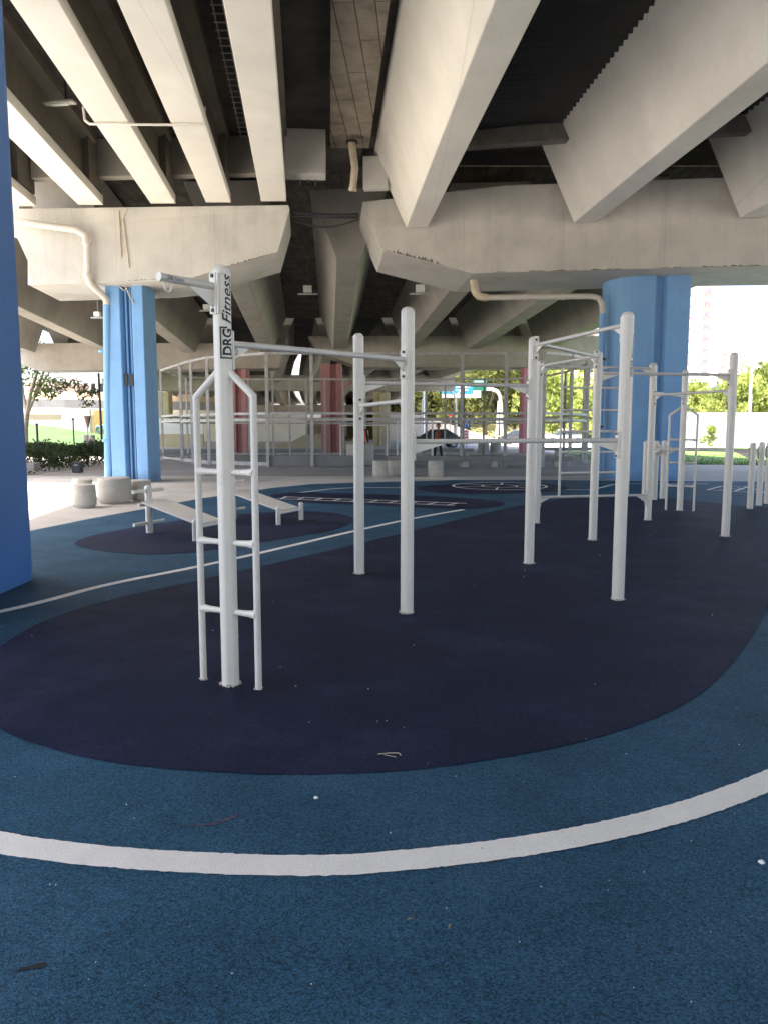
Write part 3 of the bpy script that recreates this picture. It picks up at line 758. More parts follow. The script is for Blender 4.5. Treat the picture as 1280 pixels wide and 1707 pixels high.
def bar(a, b, za, zb=None, r=.0195, name='crossbar', gl=.15):
    zb = za if zb is None else zb
    pa, pb = PO[a], PO[b]; d = (pb - pa); d.z = 0; d.normalize()
    A_ = Vector((pa.x, pa.y, za)) + d * RP; B_ = Vector((pb.x, pb.y, zb)) - d * RP
    o = MB().tube([A_, B_], r, 18).build(name, BAR, rig)
    bracket(o, pa, d, za, gl=gl); bracket(o, pb, -d, zb, gl=gl)
    return o
zAB = P(400, 572, PO['A'].y).z
bar('A', 'B', zAB, P(665, 600, PO['B'].y).z)
bar('C', 'B', 1.68)
bar('C', 'E', P(860, 643, PO['E'].y).z, gl=.22)
bar('B', 'D', 1.365, gl=.26)
bar('E', 'D', 2.315)
bar('E', 'F_', 2.345)
bar('G_', 'F_', 2.355)
bar('F_', 'I', 2.14, gl=.22)
bar('H_', 'I', P(1085, 659, PO['H_'].y).z)
bar('H_', 'J', P(1090, 655, PO['H_'].y).z)
ladT = bar('G_', 'H_', P(1060, 614, PO['H_'].y).z)
zlow = P(900, 829, PO['G_'].y).z; ladB = bar('G_', 'H_', P(985, 826, 11.85).z)
# wall-bar ladder between G and H
ua = (PO['H_'] - PO['G_']); ua.z = 0; LGH = ua.length; ua.normalize()
q1 = PO['G_'] + ua * .36; q2 = PO['H_'] - ua * .36
ztop, zbot = P(1060, 614, PO['H_'].y).z, P(985, 826, 11.85).z
for q in (q1, q2):
    MB().tube([(q.x, q.y, zbot), (q.x, q.y, ztop)], .019, 14).build('ladder_rail', WHITE, rig)
for py in (647, 684, 719, 753, 787):
    z = P(985, py, 11.85).z
    k = .035
    pts = [(q1.x, q1.y, z), (q1.x + ua.x * .06, q1.y + ua.y * .06, z), (q2.x - ua.x * .06, q2.y - ua.y * .06, z), (q2.x, q2.y, z)]
    MB().tube(pts, [.028, .016, .016, .028], 12).build('ladder_rung', WHITE, rig)

# side ladders on posts A and J
def side_ladder(k, off, base_z=0.008):
    p = PO[k]; d = Vector((.9, -.435, 0)).normalized()
    zb = P(336, 662, PO['A'].y + .1).z; zp = P(380, 617, PO['A'].y).z
    lad = MB()
    first = None
    for sg in (1, -1):
        b = p + d * off * sg; tip = Vector((p.x, p.y, zp)) + d * .03 * sg
        o = MB().tube([(b.x, b.y, base_z), (b.x, b.y, zb - .01), (b.x, b.y, zb), tip], .0195, 16).build('ladder_rail', WHITED, rig)
        for py in (787, 904, 1019):
            z = P(385, py, PO['A'].y).z
            MB().tube([Vector((p.x, p.y, z)) + d * .045 * sg, Vector((p.x, p.y, z)) + d * .07 * sg, Vector((p.x, p.y, z)) + d * (off - .06) * sg, Vector((p.x, p.y, z)) + d * (off - .004) * sg], [.018, .0165, .0185, .027], 14).build('ladder_rung', WHITED, rig)
        mb = MB()
        for j in range(5):
            a = random.uniform(0, 6.28); q = b + Vector((math.cos(a) * .02, math.sin(a) * .02, 0.002)); mb.box(q, (.014, .011, .012), a)
        mb.build('base_grout', FOOT, o)
side_ladder('A', .195); side_ladder('J', .225)

# bag arm on post A
zarm = P(360, 478, PO['A'].y - .03).z
tip = Z(266, 461, zarm); dA = (tip - PO['A']); dA.z = 0; dA.normalize()
st_ = Vector((PO['A'].x, PO['A'].y, zarm)) + dA * RP
arm = MB().tube([st_, tip], .0205, 18).build('bag_arm', BAR, rig)
bracket(arm, PO['A'], dA, zarm, gl=.17, gh=.10)
rc = tip - dA * .05 + Vector((0, 0, -.040)); mb = MB()
mb.tube([rc + (dA * math.cos(t * math.pi / 10) * .021 + Vector((0, 0, math.sin(t * math.pi / 10) * .028))) for t in range(21)], .005, 8)
mb.build('hanging_ring', WHITE, arm)
MB().tube([tip, tip + dA * .004], .0215, 18).build('end_cap', WHITE, arm)

# lettering
def text_mesh(body, size, shear=0.0, bold=.0):
    cu = bpy.data.curves.new('lettering', 'FONT'); cu.body = body; cu.size = size; cu.shear = shear; cu.offset = bold; cu.resolution_u = 4
    o = bpy.data.objects.new('lettering', cu); COL.objects.link(o)
    bpy.context.view_layer.update()
    me = bpy.data.meshes.new_from_object(o.evaluated_get(bpy.context.evaluated_depsgraph_get()))
    COL.objects.unlink(o); bpy.data.objects.remove(o); bpy.data.curves.remove(cu)
    return me

def logo_mesh(size):
    """boxed DRG plus slanted Fitness as one flat bmesh, left-bottom at 0,0; returns bm, length"""
    bm = bmesh.new()
    me = text_mesh('DRG', size * 1.0, 0.0, .03 * size); bm.from_mesh(me)
    for v in bm.verts: v.co.x = v.co.x * .86 + size * .20
    w = max(v.co.x for v in bm.verts) + size * .12
    h = size * .82
    def rect(x0, y0, x1, y1):
        vs = [bm.verts.new(c) for c in ((x0, y0, 0), (x1, y0, 0), (x1, y1, 0), (x0, y1, 0))]; bm.faces.new(vs)
    th = size * .10
    rect(0, h - th * .2, w, h + th * .8); rect(0, -th * 1.2, th, h - th * .2); rect(th, -th * 1.2, th * 2.4, -th * .3); rect(w - th, h * .42, w, h - th * .2)
    me2 = text_mesh('Fitness', size * 1.02, .32, .012 * size)
    n0 = len(bm.verts); bm.from_mesh(me2); bm.verts.ensure_lookup_table()
    for v in bm.verts[n0:]: v.co.x = v.co.x * 1.12 + w + size * .14
    return bm, max(v.co.x for v in bm.verts)

def finish_text(bm, name, m, fn, parent):
    me = bpy.data.meshes.new(name)
    o_ = ORIG[parent.name]
    for v in bm.verts: v.co = fn(v.co) - o_
    bm.to_mesh(me); bm.free(); me.materials.append(m)
    o = bpy.data.objects.new(name, me); COL.objects.link(o); o.parent = parent; ORIG[o.name] = o_
    return o

def post_logo(k, z0, z1, ang, size):
    bm, L_ = logo_mesh(size)
    for j in range(-2, 14):
        bmesh.ops.bisect_plane(bm, geom=bm.verts[:] + bm.edges[:] + bm.faces[:], plane_co=(0, j * size * .085, 0), plane_no=(0, 1, 0))
    s = (z1 - z0) / L_; p = PO[k]; rr_ = RP + .0012
    def fn(c):
        a = ang - (c.y - size * .35) / RP          # text top points left as we look at the post
        return Vector((p.x + rr_ * math.cos(a), p.y + rr_ * math.sin(a), z0 + c.x * s))
    return finish_text(bm, 'lettering', BLACK, fn, posts[k])
pA = PO['A']
toc = math.atan2(-pA.y, -pA.x)
post_logo('A', P(385, 599, pA.y).z, P(378, 459, pA.y).z, toc + R(30), .076)
pD = PO['D']; toc = math.atan2(-pD.y, -pD.x)
post_logo('D', P(1045, 628, pD.y).z, P(1045, 558, pD.y).z, toc + R(74), .05)
pI = PO['H_']
# lettering on the bag arm
bm, L_ = logo_mesh(.022)
sd = Vector((-dA.y, dA.x, 0)); sd = sd if sd.y < 0 else -sd
bdir = -dA
def fn(c):
    a = R(38) * (c.y - .008) / .012
    ax = tip + bdir * (.03 + c.x * .9)
    rr_ = .0209
    return ax + sd * rr_ * math.cos(a * .9) + Vector((0, 0, rr_ * math.sin(a * .9)))
finish_text(bm, 'lettering', BLACK, fn, arm)
# round emblem on the gusset of bar A-B
dAB = (PO['B'] - PO['A']); dAB.z = 0; dAB.normalize(); sAB = Vector((dAB.y, -dAB.x, 0))
ce = Vector((pA.x, pA.y, zAB)) + dAB * (RP + .045) + Vector((0, 0, -.040)) + sAB * .0052
mb = MB()
for r0, r1 in ((.008, .011), (.016, .020)):
    a_ = []
    for k in range(25):
        t = 2 * math.pi * k / 24; a_ += [ce + dAB * r * math.cos(t) * .9 + Vector((0, 0, r * math.sin(t))) for r in (r0, r1)]
    mb.add(a_, [(2 * k, 2 * k + 1, 2 * k + 3, 2 * k + 2) for k in range(24)])
mb.build('emblem', BOLT, rig)

# ------------------------------------------------------------------ low parallel bars at the right
def low_bar(a, b, label, z=1.02):
    m_ = (a + b) / 2; t = thing('low_bar', (m_.x, m_.y, 0), label, 'low bar', 'low parallel bars')
    d = (b - a); d.z = 0; d.normalize()
    for p, s in ((a, 1), (b, -1)):
        post_mesh(MB(), p, 1.17, .052).build('post', WHITE, t)
        c = p + d * s * .06; M_ = Matrix((d, Vector((-d.y, d.x, 0)), Vector((0, 0, 1)))).transposed()
        fl = MB().box((c.x, c.y, z - .04), (.016, .075, .22), 0, M_).build('flange', WHITE, t, bevel=.003)
        q = Vector((c.x, c.y, z - .02)); sdv = Vector((-d.y, d.x, 0)) * .004
        MB().ext([q - sdv, q + d * s * .24 - sdv, q - Vector((0, 0, .11)) - sdv], sdv * 2).build('gusset', WHITE, t)
    MB().tube([Vector((a.x, a.y, z)) + d * .05, Vector((b.x, b.y, z)) - d * .05], .021, 16).build('crossbar', BAR, t)
low_bar(Z(1073, 834, .008), Z(1249, 848, .008), 'nearest of the three low white bars at the right')
low_bar(Z(1090, 833, .008), Z(1264, 842.5, .008), 'middle of the three low white bars at the right')
low_bar(Z(1103, 831, .008), Z(1277, 839.5, .008), 'farthest of the three low white bars at the right')

# ------------------------------------------------------------------ sit-up benches
def situp(loc, label):
    t = thing('situp_bench', loc, label, 'exercise bench', 'sit-up benches')
    L0 = Vector(loc); u = Vector((.905, -.425, 0)).normalized(); s = Vector((.42, .907, 0)).normalized()
    post_mesh(MB(), L0, .66, .05).build('post', WHITED, t)
    for z, lab in ((.585, 0), (.14, 1)):
        MB().tube([L0 + s * -.30 + Vector((0, 0, z)), L0 + s * .30 + Vector((0, 0, z))], .024, 14).build('handle_bar', WHITE, t)
    MB().tube([L0 + u * .09 - s * .30 + Vector((0, 0, .415)), L0 + u * .09 + s * .30 + Vector((0, 0, .415))], .024, 14).build('seat_bar', WHITE, t)
    e = L0 + u * 1.05
    for sg in (-1, 1):
        q = e + s * .33 * sg; post_mesh(MB(), q, .28, .037).build('leg', WHITED, t)
    MB().tube([e - s * .33 + Vector((0, 0, .17)), e + s * .33 + Vector((0, 0, .17))], .02, 12).build('leg_bar', WHITE, t)
    mb = MB()
    for k in range(6):
        o = s * (-.2125 + k * .085)
        mb.beam(L0 + u * .10 + o + Vector((0, 0, .445)), L0 + u * 1.04 + o + Vector((0, 0, .20)), .078, .022)
    mb.build('slatted_seat', WHITED, t)
    return t
situp(tuple(Z(250, 888, .008)), 'white slatted sit-up bench on the dark ellipse nearest the concrete stools')
situp((-2.385, 12.13, .008), 'white slatted sit-up bench half hidden behind the lettered post')

# ------------------------------------------------------------------ precast stools and tables
def stool(px, py, dia, h, label, name='concrete_stool', cat='stool', group='concrete stools'):
    p = G(px, py); r = dia / 2; p.y += r * .92; p.z = gz(p.y)
    t = thing(name, p, label, cat, group)
    MB().lathe([(r * .86, .0), (r * .86, .025), (r * .975, .045), (r, .07), (r, h * .70), (r * .985, h * .71), (r * .985, h * .72), (r * .98, h * .74), (r * .98, h - .03), (r * .955, h - .01), (r * .9, h), (0.001, h)], p, 40).build('seat_drum' if dia < .5 else 'table_drum', STOOL, t)
    return t
stool(136, 848, .40, .42, 'front small concrete drum stool left of the wide drum table')
stool(133, 834, .40, .40, 'small concrete drum stool hiding behind the front one')
stool(183.5, 841, .62, .49, 'wide concrete drum table between the small stools', 'concrete_table', 'table', 'concrete drum tables')
stool(231, 836, .40, .41, 'small concrete drum stool by the foot of the bright blue column')
stool(634, 797, .44, .48, 'square-looking concrete stool in front of the dark bench end, leftmost')
stool(658, 794, .44, .44, 'concrete stool half hidden behind a white post by the bench')
stool(726.5, 796, .44, .46, 'concrete stool in front of the long bench below the walker')
stool(600, 778, 1.03, .83, 'tall broad concrete drum table behind a white post', 'concrete_table', 'table', 'concrete drum tables')

def bench(x0, x1, yb, label, sup, thick=.17, ztop=.40):
    a, b = G(x0, yb), G(x1, yb); y = a.y; g = gz(y)
    t = thing('concrete_bench', ((a.x + b.x) / 2, y, g), label, 'bench', 'concrete benches')
    MB().box(((a.x + b.x) / 2, y + .22, g + ztop - thick / 2), (b.x - a.x, .45, thick)).build('seat_slab', mat('bench concrete', (.24, .23, .21), .85, .1, 2, .08, 40), t, bevel=.015)
    for px in sup:
        x = P(px, 770, y).x; MB().box((x, y + .22, g + (ztop - thick) / 2), (.22, .34, ztop - thick)).build('support', STOOL, t)
bench(645, 955, 779, 'long dark concrete bench in front of the steel cage', (676, 776, 824, 928))
bench(690, 789, 763, 'short farther concrete bench behind the long one', (700, 779), .15, .45)
bench(905, 990, 760, 'far dark bench seen through the white ladder', (930, 975), .15, .45)
bench(20, 58, 792, 'pale bench end showing beside the deep blue column', (22,), .2, .36)

# ------------------------------------------------------------------ steel cage
cage = thing('ball_cage', (0, 35, gz(35)), 'tall galvanised steel ball cage with curved ends in the middle distance', 'ball cage')
ring = []
for px, py in ((300, 605), (318, 600), (345, 595)): 
    q = Z(px, py, 4.05); ring.append((q.x, q.y))
yf = 28.2
for px in (446, 520, 594, 668, 769, 842): ring.append((P(px, 700, yf).x, yf))
ring += [(5.75, 28.0), (6.95, 28.9), (8.0, 30.6), (8.5, 33.0)]
back = [(8.6, 37.0), (8.1, 40.5)] + [(x, 42.0) for x in (6.6, 5.4, 4.3, 3.3, 2.3, 1.2, 0.1, -1.0, -2.2, -3.2, -4.2, -5.1, -6.0, -7.3, -8.6)] + [(-10.2, 40.2), (-10.3, 36.0)]
allp = ring + back
for i, (x, y) in enumerate(allp):
    g = gz(y); fr = i < len(ring)
    w = (.11, .13) if fr else (.09, .09)
    if i in (3 + 3,): continue
    o = MB().box((x, y, g + 2.07), (w[0], w[1], 4.14)).build('cage_post', GALV if (fr or x < 4) else GALVD, cage)
for i in range(len(allp)):
    a, b = allp[i], allp[(i + 1) % len(allp)]
    za, zb = gz(a[1]), gz(b[1])
    hs = [4.1, 1.95, 1.72] if i < len(ring) - 1 else [4.1, 2.0, 1.75, .1]
    for hh in hs:
        MB().beam((a[0], a[1], za + hh), (b[0], b[1], zb + hh), .07, .09).build('cage_rail', GALV, cage)
KICK = mat('kick panel', (.21, .205, .195), .8, .1, 3)
for i in range(0, 5):
    a, b = allp[i], allp[i + 1]; za, zb = gz(a[1]), gz(b[1])
    if i >= 3: MB().beam((a[0], a[1] + .05, za + .22), (b[0], b[1] + .05, zb + .22), .04, .40).build('kick_panel', KICK, cage)
    else: MB().beam((a[0], a[1] + .05, za + .10), (b[0], b[1] + .05, zb + .10), .06, .14).build('cage_rail', GALV, cage)

def hoop(px0, px1, ytop, ybot, label):
    a, b = G(px0, ybot), G(px1, ybot); z = P(px0, ytop, a.y).z
    t = MB(); t.tube([a, (a.x, a.y, z), (b.x, b.y, z), b], .04, 8)
    tag(t.build('hoop_barrier', WHITE, origin=a), label, 'barrier', 'hoop barriers')
hoop(568, 645, 709, 760, 'thin white hoop barrier beside the red column')
hoop(662, 720, 700, 766, 'thin white hoop barrier by the walking person')

# low yellow wall, skate ramp
w = thing('low_wall', (-20, 66, gz(66)), 'low pale yellow wall with white panels behind the cage at left', 'wall')
a, b = P(262, 740, 66), P(340, 740, 66)
MB().box(((a.x + b.x) / 2 - 2, 66, gz(66) + .55), (b.x - a.x + 4, .3, 1.1)).build('yellow_base', YELL, w)
MB().box(((a.x + b.x) / 2 - 2, 66, gz(66) + 1.75), (b.x - a.x + 4, .2, 1.3)).build('white_panel', WALLW, w)
sk = MB(); a = P(450, 745, 62); b = P(612, 745, 62); g = gz(62)
prof = [(0, 0), (0, .25), (.18, .3), (.34, 1.0), (.62, 1.1), (.72, .5), (.84, .55), (.9, 1.35), (1.0, 1.35), (1.0, 0)]
sk.ext([(a.x + (b.x - a.x) * u, 62, g + z) for u, z in prof], (0, 6, 0))
tag(sk.build('skate_ramp', mat('yellowed concrete', (.42, .37, .24), .8, .1, 1)), 'yellowish concrete skate ramp in the shade beyond the cage', 'skate ramp')

# ------------------------------------------------------------------ people
SKIN = mat('skin', (.42, .26, .19), .6, .05, 8)
CLOTH = mat('dark work clothes', (.018, .018, .024), .85, .2, 8)
VEST = mat('orange vest', (.72, .13, .03), .7, .1, 10)
HATM = mat('brown hat', (.20, .14, .07), .8, .1, 8)
SHOE = mat('black boots', (.01, .01, .01), .5, .1, 8)

def person(loc, rz, label, stride=.18, vest_col=VEST, hat=True, s=1.0):
    t = thing('person', loc, label, 'person', 'people in the distance')
    V = {'pel': ((0, 0, .95), .135), 'wai': ((0, 0, 1.08), .125), 'che': ((0, .01, 1.28), .145), 'nec': ((0, 0, 1.47), .055), 'jaw': ((0, .03, 1.56), .07), 'hed': ((0, .02, 1.64), .095), 'top': ((0, .01, 1.70), .075)}
    E = [('pel', 'wai'), ('wai', 'che'), ('che', 'nec'), ('nec', 'jaw'), ('jaw', 'hed'), ('hed', 'top')]
    for sg, n_ in ((1, 'l'), (-1, 'r')):
        st = stride * sg
        V.update({'sh' + n_: ((.17 * sg, 0, 1.41), .07), 'el' + n_: ((.235 * sg, -.03 - st * .25, 1.15), .048), 'wr' + n_: ((.235 * sg, .06 - st * .6, .93), .034), 'pa' + n_: ((.235 * sg, .075 - st * .6, .86), .036),
                  'hi' + n_: ((.095 * sg, 0, .90), .105), 'kn' + n_: ((.10 * sg, .05 + st * .55, .50), .066), 'an' + n_: ((.10 * sg, -.03 + st * .9, .10), .045), 'to' + n_: ((.115 * sg, .13 + st * .9, .035), .036)})
        E += [('che', 'sh' + n_), ('sh' + n_, 'el' + n_), ('el' + n_, 'wr' + n_), ('wr' + n_, 'pa' + n_), ('pel', 'hi' + n_), ('hi' + n_, 'kn' + n_), ('kn' + n_, 'an' + n_), ('an' + n_, 'to' + n_)]
    keys = list(V); me = bpy.data.meshes.new('figure')
    me.from_pydata([V[k][0] for k in keys], [(keys.index(a), keys.index(b)) for a, b in E], [])
    o = bpy.data.objects.new('figure', me); COL.objects.link(o)
    sk_ = o.modifiers.new('Skin', 'SKIN'); o.modifiers.new('Sub', 'SUBSURF').levels = 2
    for i, k in enumerate(keys):
        d = me.skin_vertices[0].data[i]; d.radius = (V[k][1], V[k][1] * (.72 if k in ('pel', 'wai', 'che') else 1)); d.use_root = (k == 'pel')
    bpy.context.view_layer.update()
    m2 = bpy.data.meshes.new_from_object(o.evaluated_get(bpy.context.evaluated_depsgraph_get()))
    COL.objects.unlink(o); bpy.data.objects.remove(o)
    bm = bmesh.new(); bm.from_mesh(m2)
    def cone(p0, p1, r0, r1):
        d = Vector(p1) - Vector(p0); L_ = d.length; q = d.to_track_quat('Z', 'Y').to_matrix().to_4x4()
        bmesh.ops.create_cone(bm, cap_ends=True, segments=7, radius1=r0, radius2=r1, depth=L_, matrix=Matrix.Translation((Vector(p0) + Vector(p1)) / 2) @ q)
    for sg in (1, -1):                                  # curled fingers and thumb
        px_, py_, pz_ = V['pal' if sg == 1 else 'par'][0]
        for k, ln in enumerate((.062, .072, .068, .052)):
            yb = py_ + .026 - k * .0175; a = Vector((px_, yb, pz_ - .02)); b = a + Vector((-.006 * sg, .004, -ln * .6)); c = b + Vector((-.022 * sg, .002, -ln * .4))
            cone(a, b, .0095, .0085); cone(b, c, .0085, .007)
        a = Vector((px_ - .012 * sg, py_ + .03, pz_ + .01)); b = a + Vector((-.012 * sg, .026, -.032)); cone(a, b, .0105, .009); cone(b, b + Vector((-.004 * sg, .006, -.026)), .009, .0075)
        cone((.096 * sg, .01, 1.60), (.108 * sg, .0, 1.655), .016, .02)      # ears
        cone((.034 * sg, .105, 1.625), (.034 * sg, .118, 1.625), .012, .008) # eyes
    cone((0, .10, 1.615), (0, .135, 1.585), .012, .018)                      # nose
    cone((-.025, .098, 1.555), (.025, .098, 1.555), .008, .008)              # mouth
    bm.to_mesh(m2); bm.free()
    for m_ in (SKIN, CLOTH, SHOE): m2.materials.append(m_)
    for p in m2.polygons:
        z = p.center.z; x = abs(p.center.x); p.use_smooth = True
        p.material_index = 2 if z < .11 else (0 if (z > 1.46 or (z < .905 and x > .17)) else 1)
    b = bpy.data.objects.new('body', m2); COL.objects.link(b); b.parent = t; ORIG[b.name] = Vector(loc)
    # vest: elliptical shell round the trunk
    def shell(levels, m_, name):
        mb = MB(); n = 20; vs = []
        for z, rx_, ry_ in levels: vs += [(rx_ * math.cos(2 * math.pi * j / n), ry_ * math.sin(2 * math.pi * j / n) + .005, z) for j in range(n)]
        mb.add(vs, [(i * n + j, i * n + (j + 1) % n, (i + 1) * n + (j + 1) % n, (i + 1) * n + j) for i in range(len(levels) - 1) for j in range(n)], True)
        mb.add(vs[-n:], [list(range(n))])
        mb.v = [v + Vector(loc) for v in mb.v]; return mb.build(name, m_, t)
    shell([(.90, .165, .135), (1.05, .16, .13), (1.22, .17, .145), (1.36, .165, .13), (1.43, .11, .09), (1.455, .07, .07)], vest_col, 'vest')
    if hat:
        mb = MB().lathe([(.16, 1.665), (.155, 1.675), (.105, 1.685), (.10, 1.75), (.07, 1.79), (.001, 1.80)], Vector(loc) + Vector((0, .01, 0)), 18); mb.build('hat', HATM, t)
    else:
        mb = MB().lathe([(.10, 1.62), (.112, 1.66), (.105, 1.72), (.06, 1.755), (.001, 1.765)], Vector(loc) + Vector((0, -.012, 0)), 16); mb.build('hair', SHOE, t)
    t.rotation_euler = (0, 0, rz); t.scale = (s, s, s)
    return t
DVEST = mat('dull orange vest', (.20, .065, .032), .8, .25, 9)
pp = G(730, 769.5)
person(tuple(pp), R(150), 'walking person in hat, dark clothes and dull orange vest', .2, DVEST, True, .93)
pq = P(603, 760, 30.0); pq.z = gz(30)
person(tuple(pq), R(195), 'person in bright orange vest behind the broad drum table', .05, VEST, False, .97)

# ------------------------------------------------------------------ vegetation
def leaf_blob(mb, c, rad, n, size, rnd, flat_=1.0):
    for _ in range(n):
        while True:
            d = Vector((rnd.uniform(-1, 1), rnd.uniform(-1, 1), rnd.uniform(-1, 1)))
            if .05 < d.length < 1: break
        d = d.normalized() * d.length ** .45
        p = c + Vector((d.x * rad.x, d.y * rad.y, d.z * rad.z))
        a = Vector((rnd.gauss(0, 1), rnd.gauss(0, 1), rnd.gauss(0, .6))).normalized(); b = a.orthogonal().normalized(); b = Matrix.Rotation(rnd.uniform(0, 6.28), 3, a) @ b
        s = size * rnd.uniform(.6, 1.4); e = a.cross(b)
        mb.add([p - b * s, p + e * s * .45, p + b * s, p - e * s * .45], [(0, 1, 2, 3)])

def tree_proto(name, h, cr, m, seed, nclump=16, nleaf=70, lsize=.28, trunk_frac=.35, label='', cat='tree', group=None, loc=(0, 0, 0)):
    rnd = random.Random(seed); t = thing(name, (0, 0, 0), label, cat, group)
    mb = MB(); ht = h * trunk_frac
    mb.tube([(0, 0, -.1), (.05, 0, ht * .5), (0, .05, ht), (.1, 0, h * .75)], [h * .03, h * .024, h * .02, h * .007], 8)
    ends = []
    for k in range(6):
        a = k * 1.05 + rnd.uniform(-.3, .3); r = cr * rnd.uniform(.5, .8); z1 = rnd.uniform(.5, .8) * h
        mb.tube([(0, 0, ht * rnd.uniform(.7, 1)), (math.cos(a) * r * .5, math.sin(a) * r * .5, (ht + z1) / 2), (math.cos(a) * r, math.sin(a) * r, z1)], [h * .014, h * .009, h * .004], 6)
    mb.build('trunk', BARK, t)
    mb = MB()
    for k in range(nclump):
        a = rnd.uniform(0, 6.28); rr = cr * math.sqrt(rnd.uniform(0, 1)) * .8; z = h * rnd.uniform(trunk_frac * 1.05, .93)
        taper = 1 - .5 * max(0, (z / h - .6) / .4)
        s = cr * rnd.uniform(.28, .5)
        leaf_blob(mb, Vector((math.cos(a) * rr * taper, math.sin(a) * rr * taper, z)), Vector((s, s, s * .75)), nleaf, lsize, rnd)
    mb.build('crown', m, t, recalc=False)
    return t

def put(t, loc, s=1.0, rz=0.0, label=None, sz=None):
    t.location = loc; t.scale = (s, s, sz or s); t.rotation_euler = (0, 0, rz)
    if label: t['label'] = label
    return t
rnd = random.Random(5)
GT = 'trees on the hillside beyond the road'
pa_ = tree_proto('hillside_tree', 9, 4.2, LEAF_M, 1, 20, 90, .33, .22, 'olive green tree on the hillside behind the road signs', 'tree', GT)
pb_ = tree_proto('hillside_tree', 10, 3.6, LEAF_M, 2, 22, 80, .30, .2, 'olive green tree on the hillside behind the road signs', 'tree', GT)
spots = []
for row, (Y, zb) in enumerate(((108, 0.6), (118, 4.0), (130, 9.0))):
    for px in range(668, 900, 27 - row * 3):
        spots.append((px + rnd.uniform(-6, 6), Y + rnd.uniform(-3, 3), zb))
for i, (px, Y, zb) in enumerate(spots):
    o = (pa_ if i == 0 else pb_) if i < 2 else copy_tree(rnd.choice((pa_, pb_)))
    put(o, (P(px, 700, Y).x, Y, gz(Y) + zb), rnd.uniform(.75, 1.15), rnd.uniform(0, 6))
GY = 'bright trees beyond the right wall'
py_ = tree_proto('bright_tree', 6.5, 3.4, LEAF_Y, 3, 20, 90, .26, .2, 'bright yellow-green tree behind the white wall at right', 'tree', GY)
pz_ = tree_proto('bright_tree', 7, 3.0, LEAF_Y, 4, 22, 80, .26, .2, 'bright yellow-green tree behind the white wall at right', 'tree', GY)
spots = [(px, 86 + rnd.uniform(-4, 6), rnd.uniform(.75, 1.0)) for px in range(1105, 1300, 22)] + [(1270, 88, 1.35), (1210, 90, .95), (1240, 84, 1.1)] 
spots += [(905, 92, 1.25), (940, 95, 1.3), (975, 90, .9), (1000, 88, 1.0), (1030, 88, 1.0)]
for i, (px, Y, s) in enumerate(spots):
    o = (py_ if i == 0 else pz_) if i < 2 else copy_tree(rnd.choice((py_, pz_)))
    put(o, (P(px, 700, Y).x, Y, gz(Y)), s, rnd.uniform(0, 6))
    if px < 1060: o['label'] = 'bright yellow-green tree seen through the white ladder'; o['group'] = 'bright trees behind the cage'
# shrub against the white wall
sh = tree_proto('wall_shrub', 1.9, .8, LEAF_Y, 9, 9, 60, .12, .12, 'small bright bush in front of the white wall', 'shrub'); put(sh, (P(1184, 700, 66).x, 66, gz(66)))
# left tree
lt = thing('leaning_tree', (P(52, 700, 50).x, 50, gz(50)), 'forked pale-trunked tree with sparse leaves beside the deep blue column', 'tree')
b0 = Vector((P(42, 740, 50).x, 50, gz(50))); mb = MB()
fork = P(46, 690, 50)
for pts, rs in (([b0, P(43, 715, 50), fork, P(52, 655, 50), P(62, 622, 50), P(70, 590, 50.5)], (.13, .11, .09, .075, .06, .05)), ([fork, P(55, 668, 50), P(66, 640, 50), P(77, 610, 49.6)], (.08, .07, .055, .04)), ([fork, P(40, 660, 50.2), P(30, 600, 50.5)], (.08, .06, .04)), ([P(52, 676, 50), P(66, 648, 49.7), P(82, 622, 49.4), P(95, 605, 49)], (.05, .04, .03, .015)), ([P(48, 686, 50), P(60, 682, 49.7)], (.02, .008)),
                ([P(66, 640, 50), P(100, 628, 49), P(130, 640, 48.5), P(150, 655, 48.5)], (.03, .02, .014, .008)), ([P(120, 632, 48.7), P(150, 640, 48.4), P(165, 652, 48.4)], (.02, .012, .006))):
    mb.tube(pts, [q * 1.6 for q in rs], 8)
mb.build('trunk', BARK, lt)
mb = MB(); r5 = random.Random(8)
for px, py, s, n_ in ((78, 640, .42, 130), (88, 650, .35, 90), (70, 650, .3, 60), (100, 640, .3, 60), (110, 643, .25, 40), (60, 660, .25, 35), (82, 660, .2, 25), (135, 648, .28, 45), (142, 660, .3, 50), (150, 650, .25, 40), (158, 656, .2, 25), (150, 672, .2, 22), (140, 676, .16, 14), (122, 640, .2, 25), (45, 630, .4, 60), (60, 605, .6, 160), (20, 600, .8, 200), (95, 600, .6, 140), (40, 580, .8, 200), (130, 632, .2, 20)):
    leaf_blob(mb, P(px, py, 49), Vector((s, s, s * .8)) * 1.65, n_, .12, r5)
mb.build('crown', leafmat('tree leaf', (.035, .06, .02), (.08, .12, .03), .3), lt, recalc=False)
# hedge
hd = thing('hedge', (-11.6, 27, gz(27)), 'dark clipped leafy hedge along the paving at the left', 'hedge')
mb = MB(); r6 = random.Random(12)
for _ in range(9000):
    t = r6.random(); y = 22.6 + t * 10.5; xe_ = -10.75 + .03 * (y - 23)
    u = r6.random() ** 1.6; x = xe_ - u * 3.2
    top = .72 + .10 * math.sin(y * 1.9) + .07 * math.sin(x * 3.1 + y) + r6.gauss(0, .05)
    z = top * (r6.random() ** .5) if u < .2 else top * r6.uniform(.75, 1.03)
    p = Vector((x, y, gz(y) + z)); a = Vector((r6.gauss(.3, .8), r6.gauss(-.4, .8), r6.gauss(.5, .6))).normalized(); b = a.orthogonal().normalized(); b = Matrix.Rotation(r6.uniform(0, 6.28), 3, a) @ b; e = a.cross(b); s = r6.uniform(.05, .10)
    mb.add([p - b * s, p + e * s * .4, p + b * s, p - e * s * .4], [(0, 1, 2, 3)])
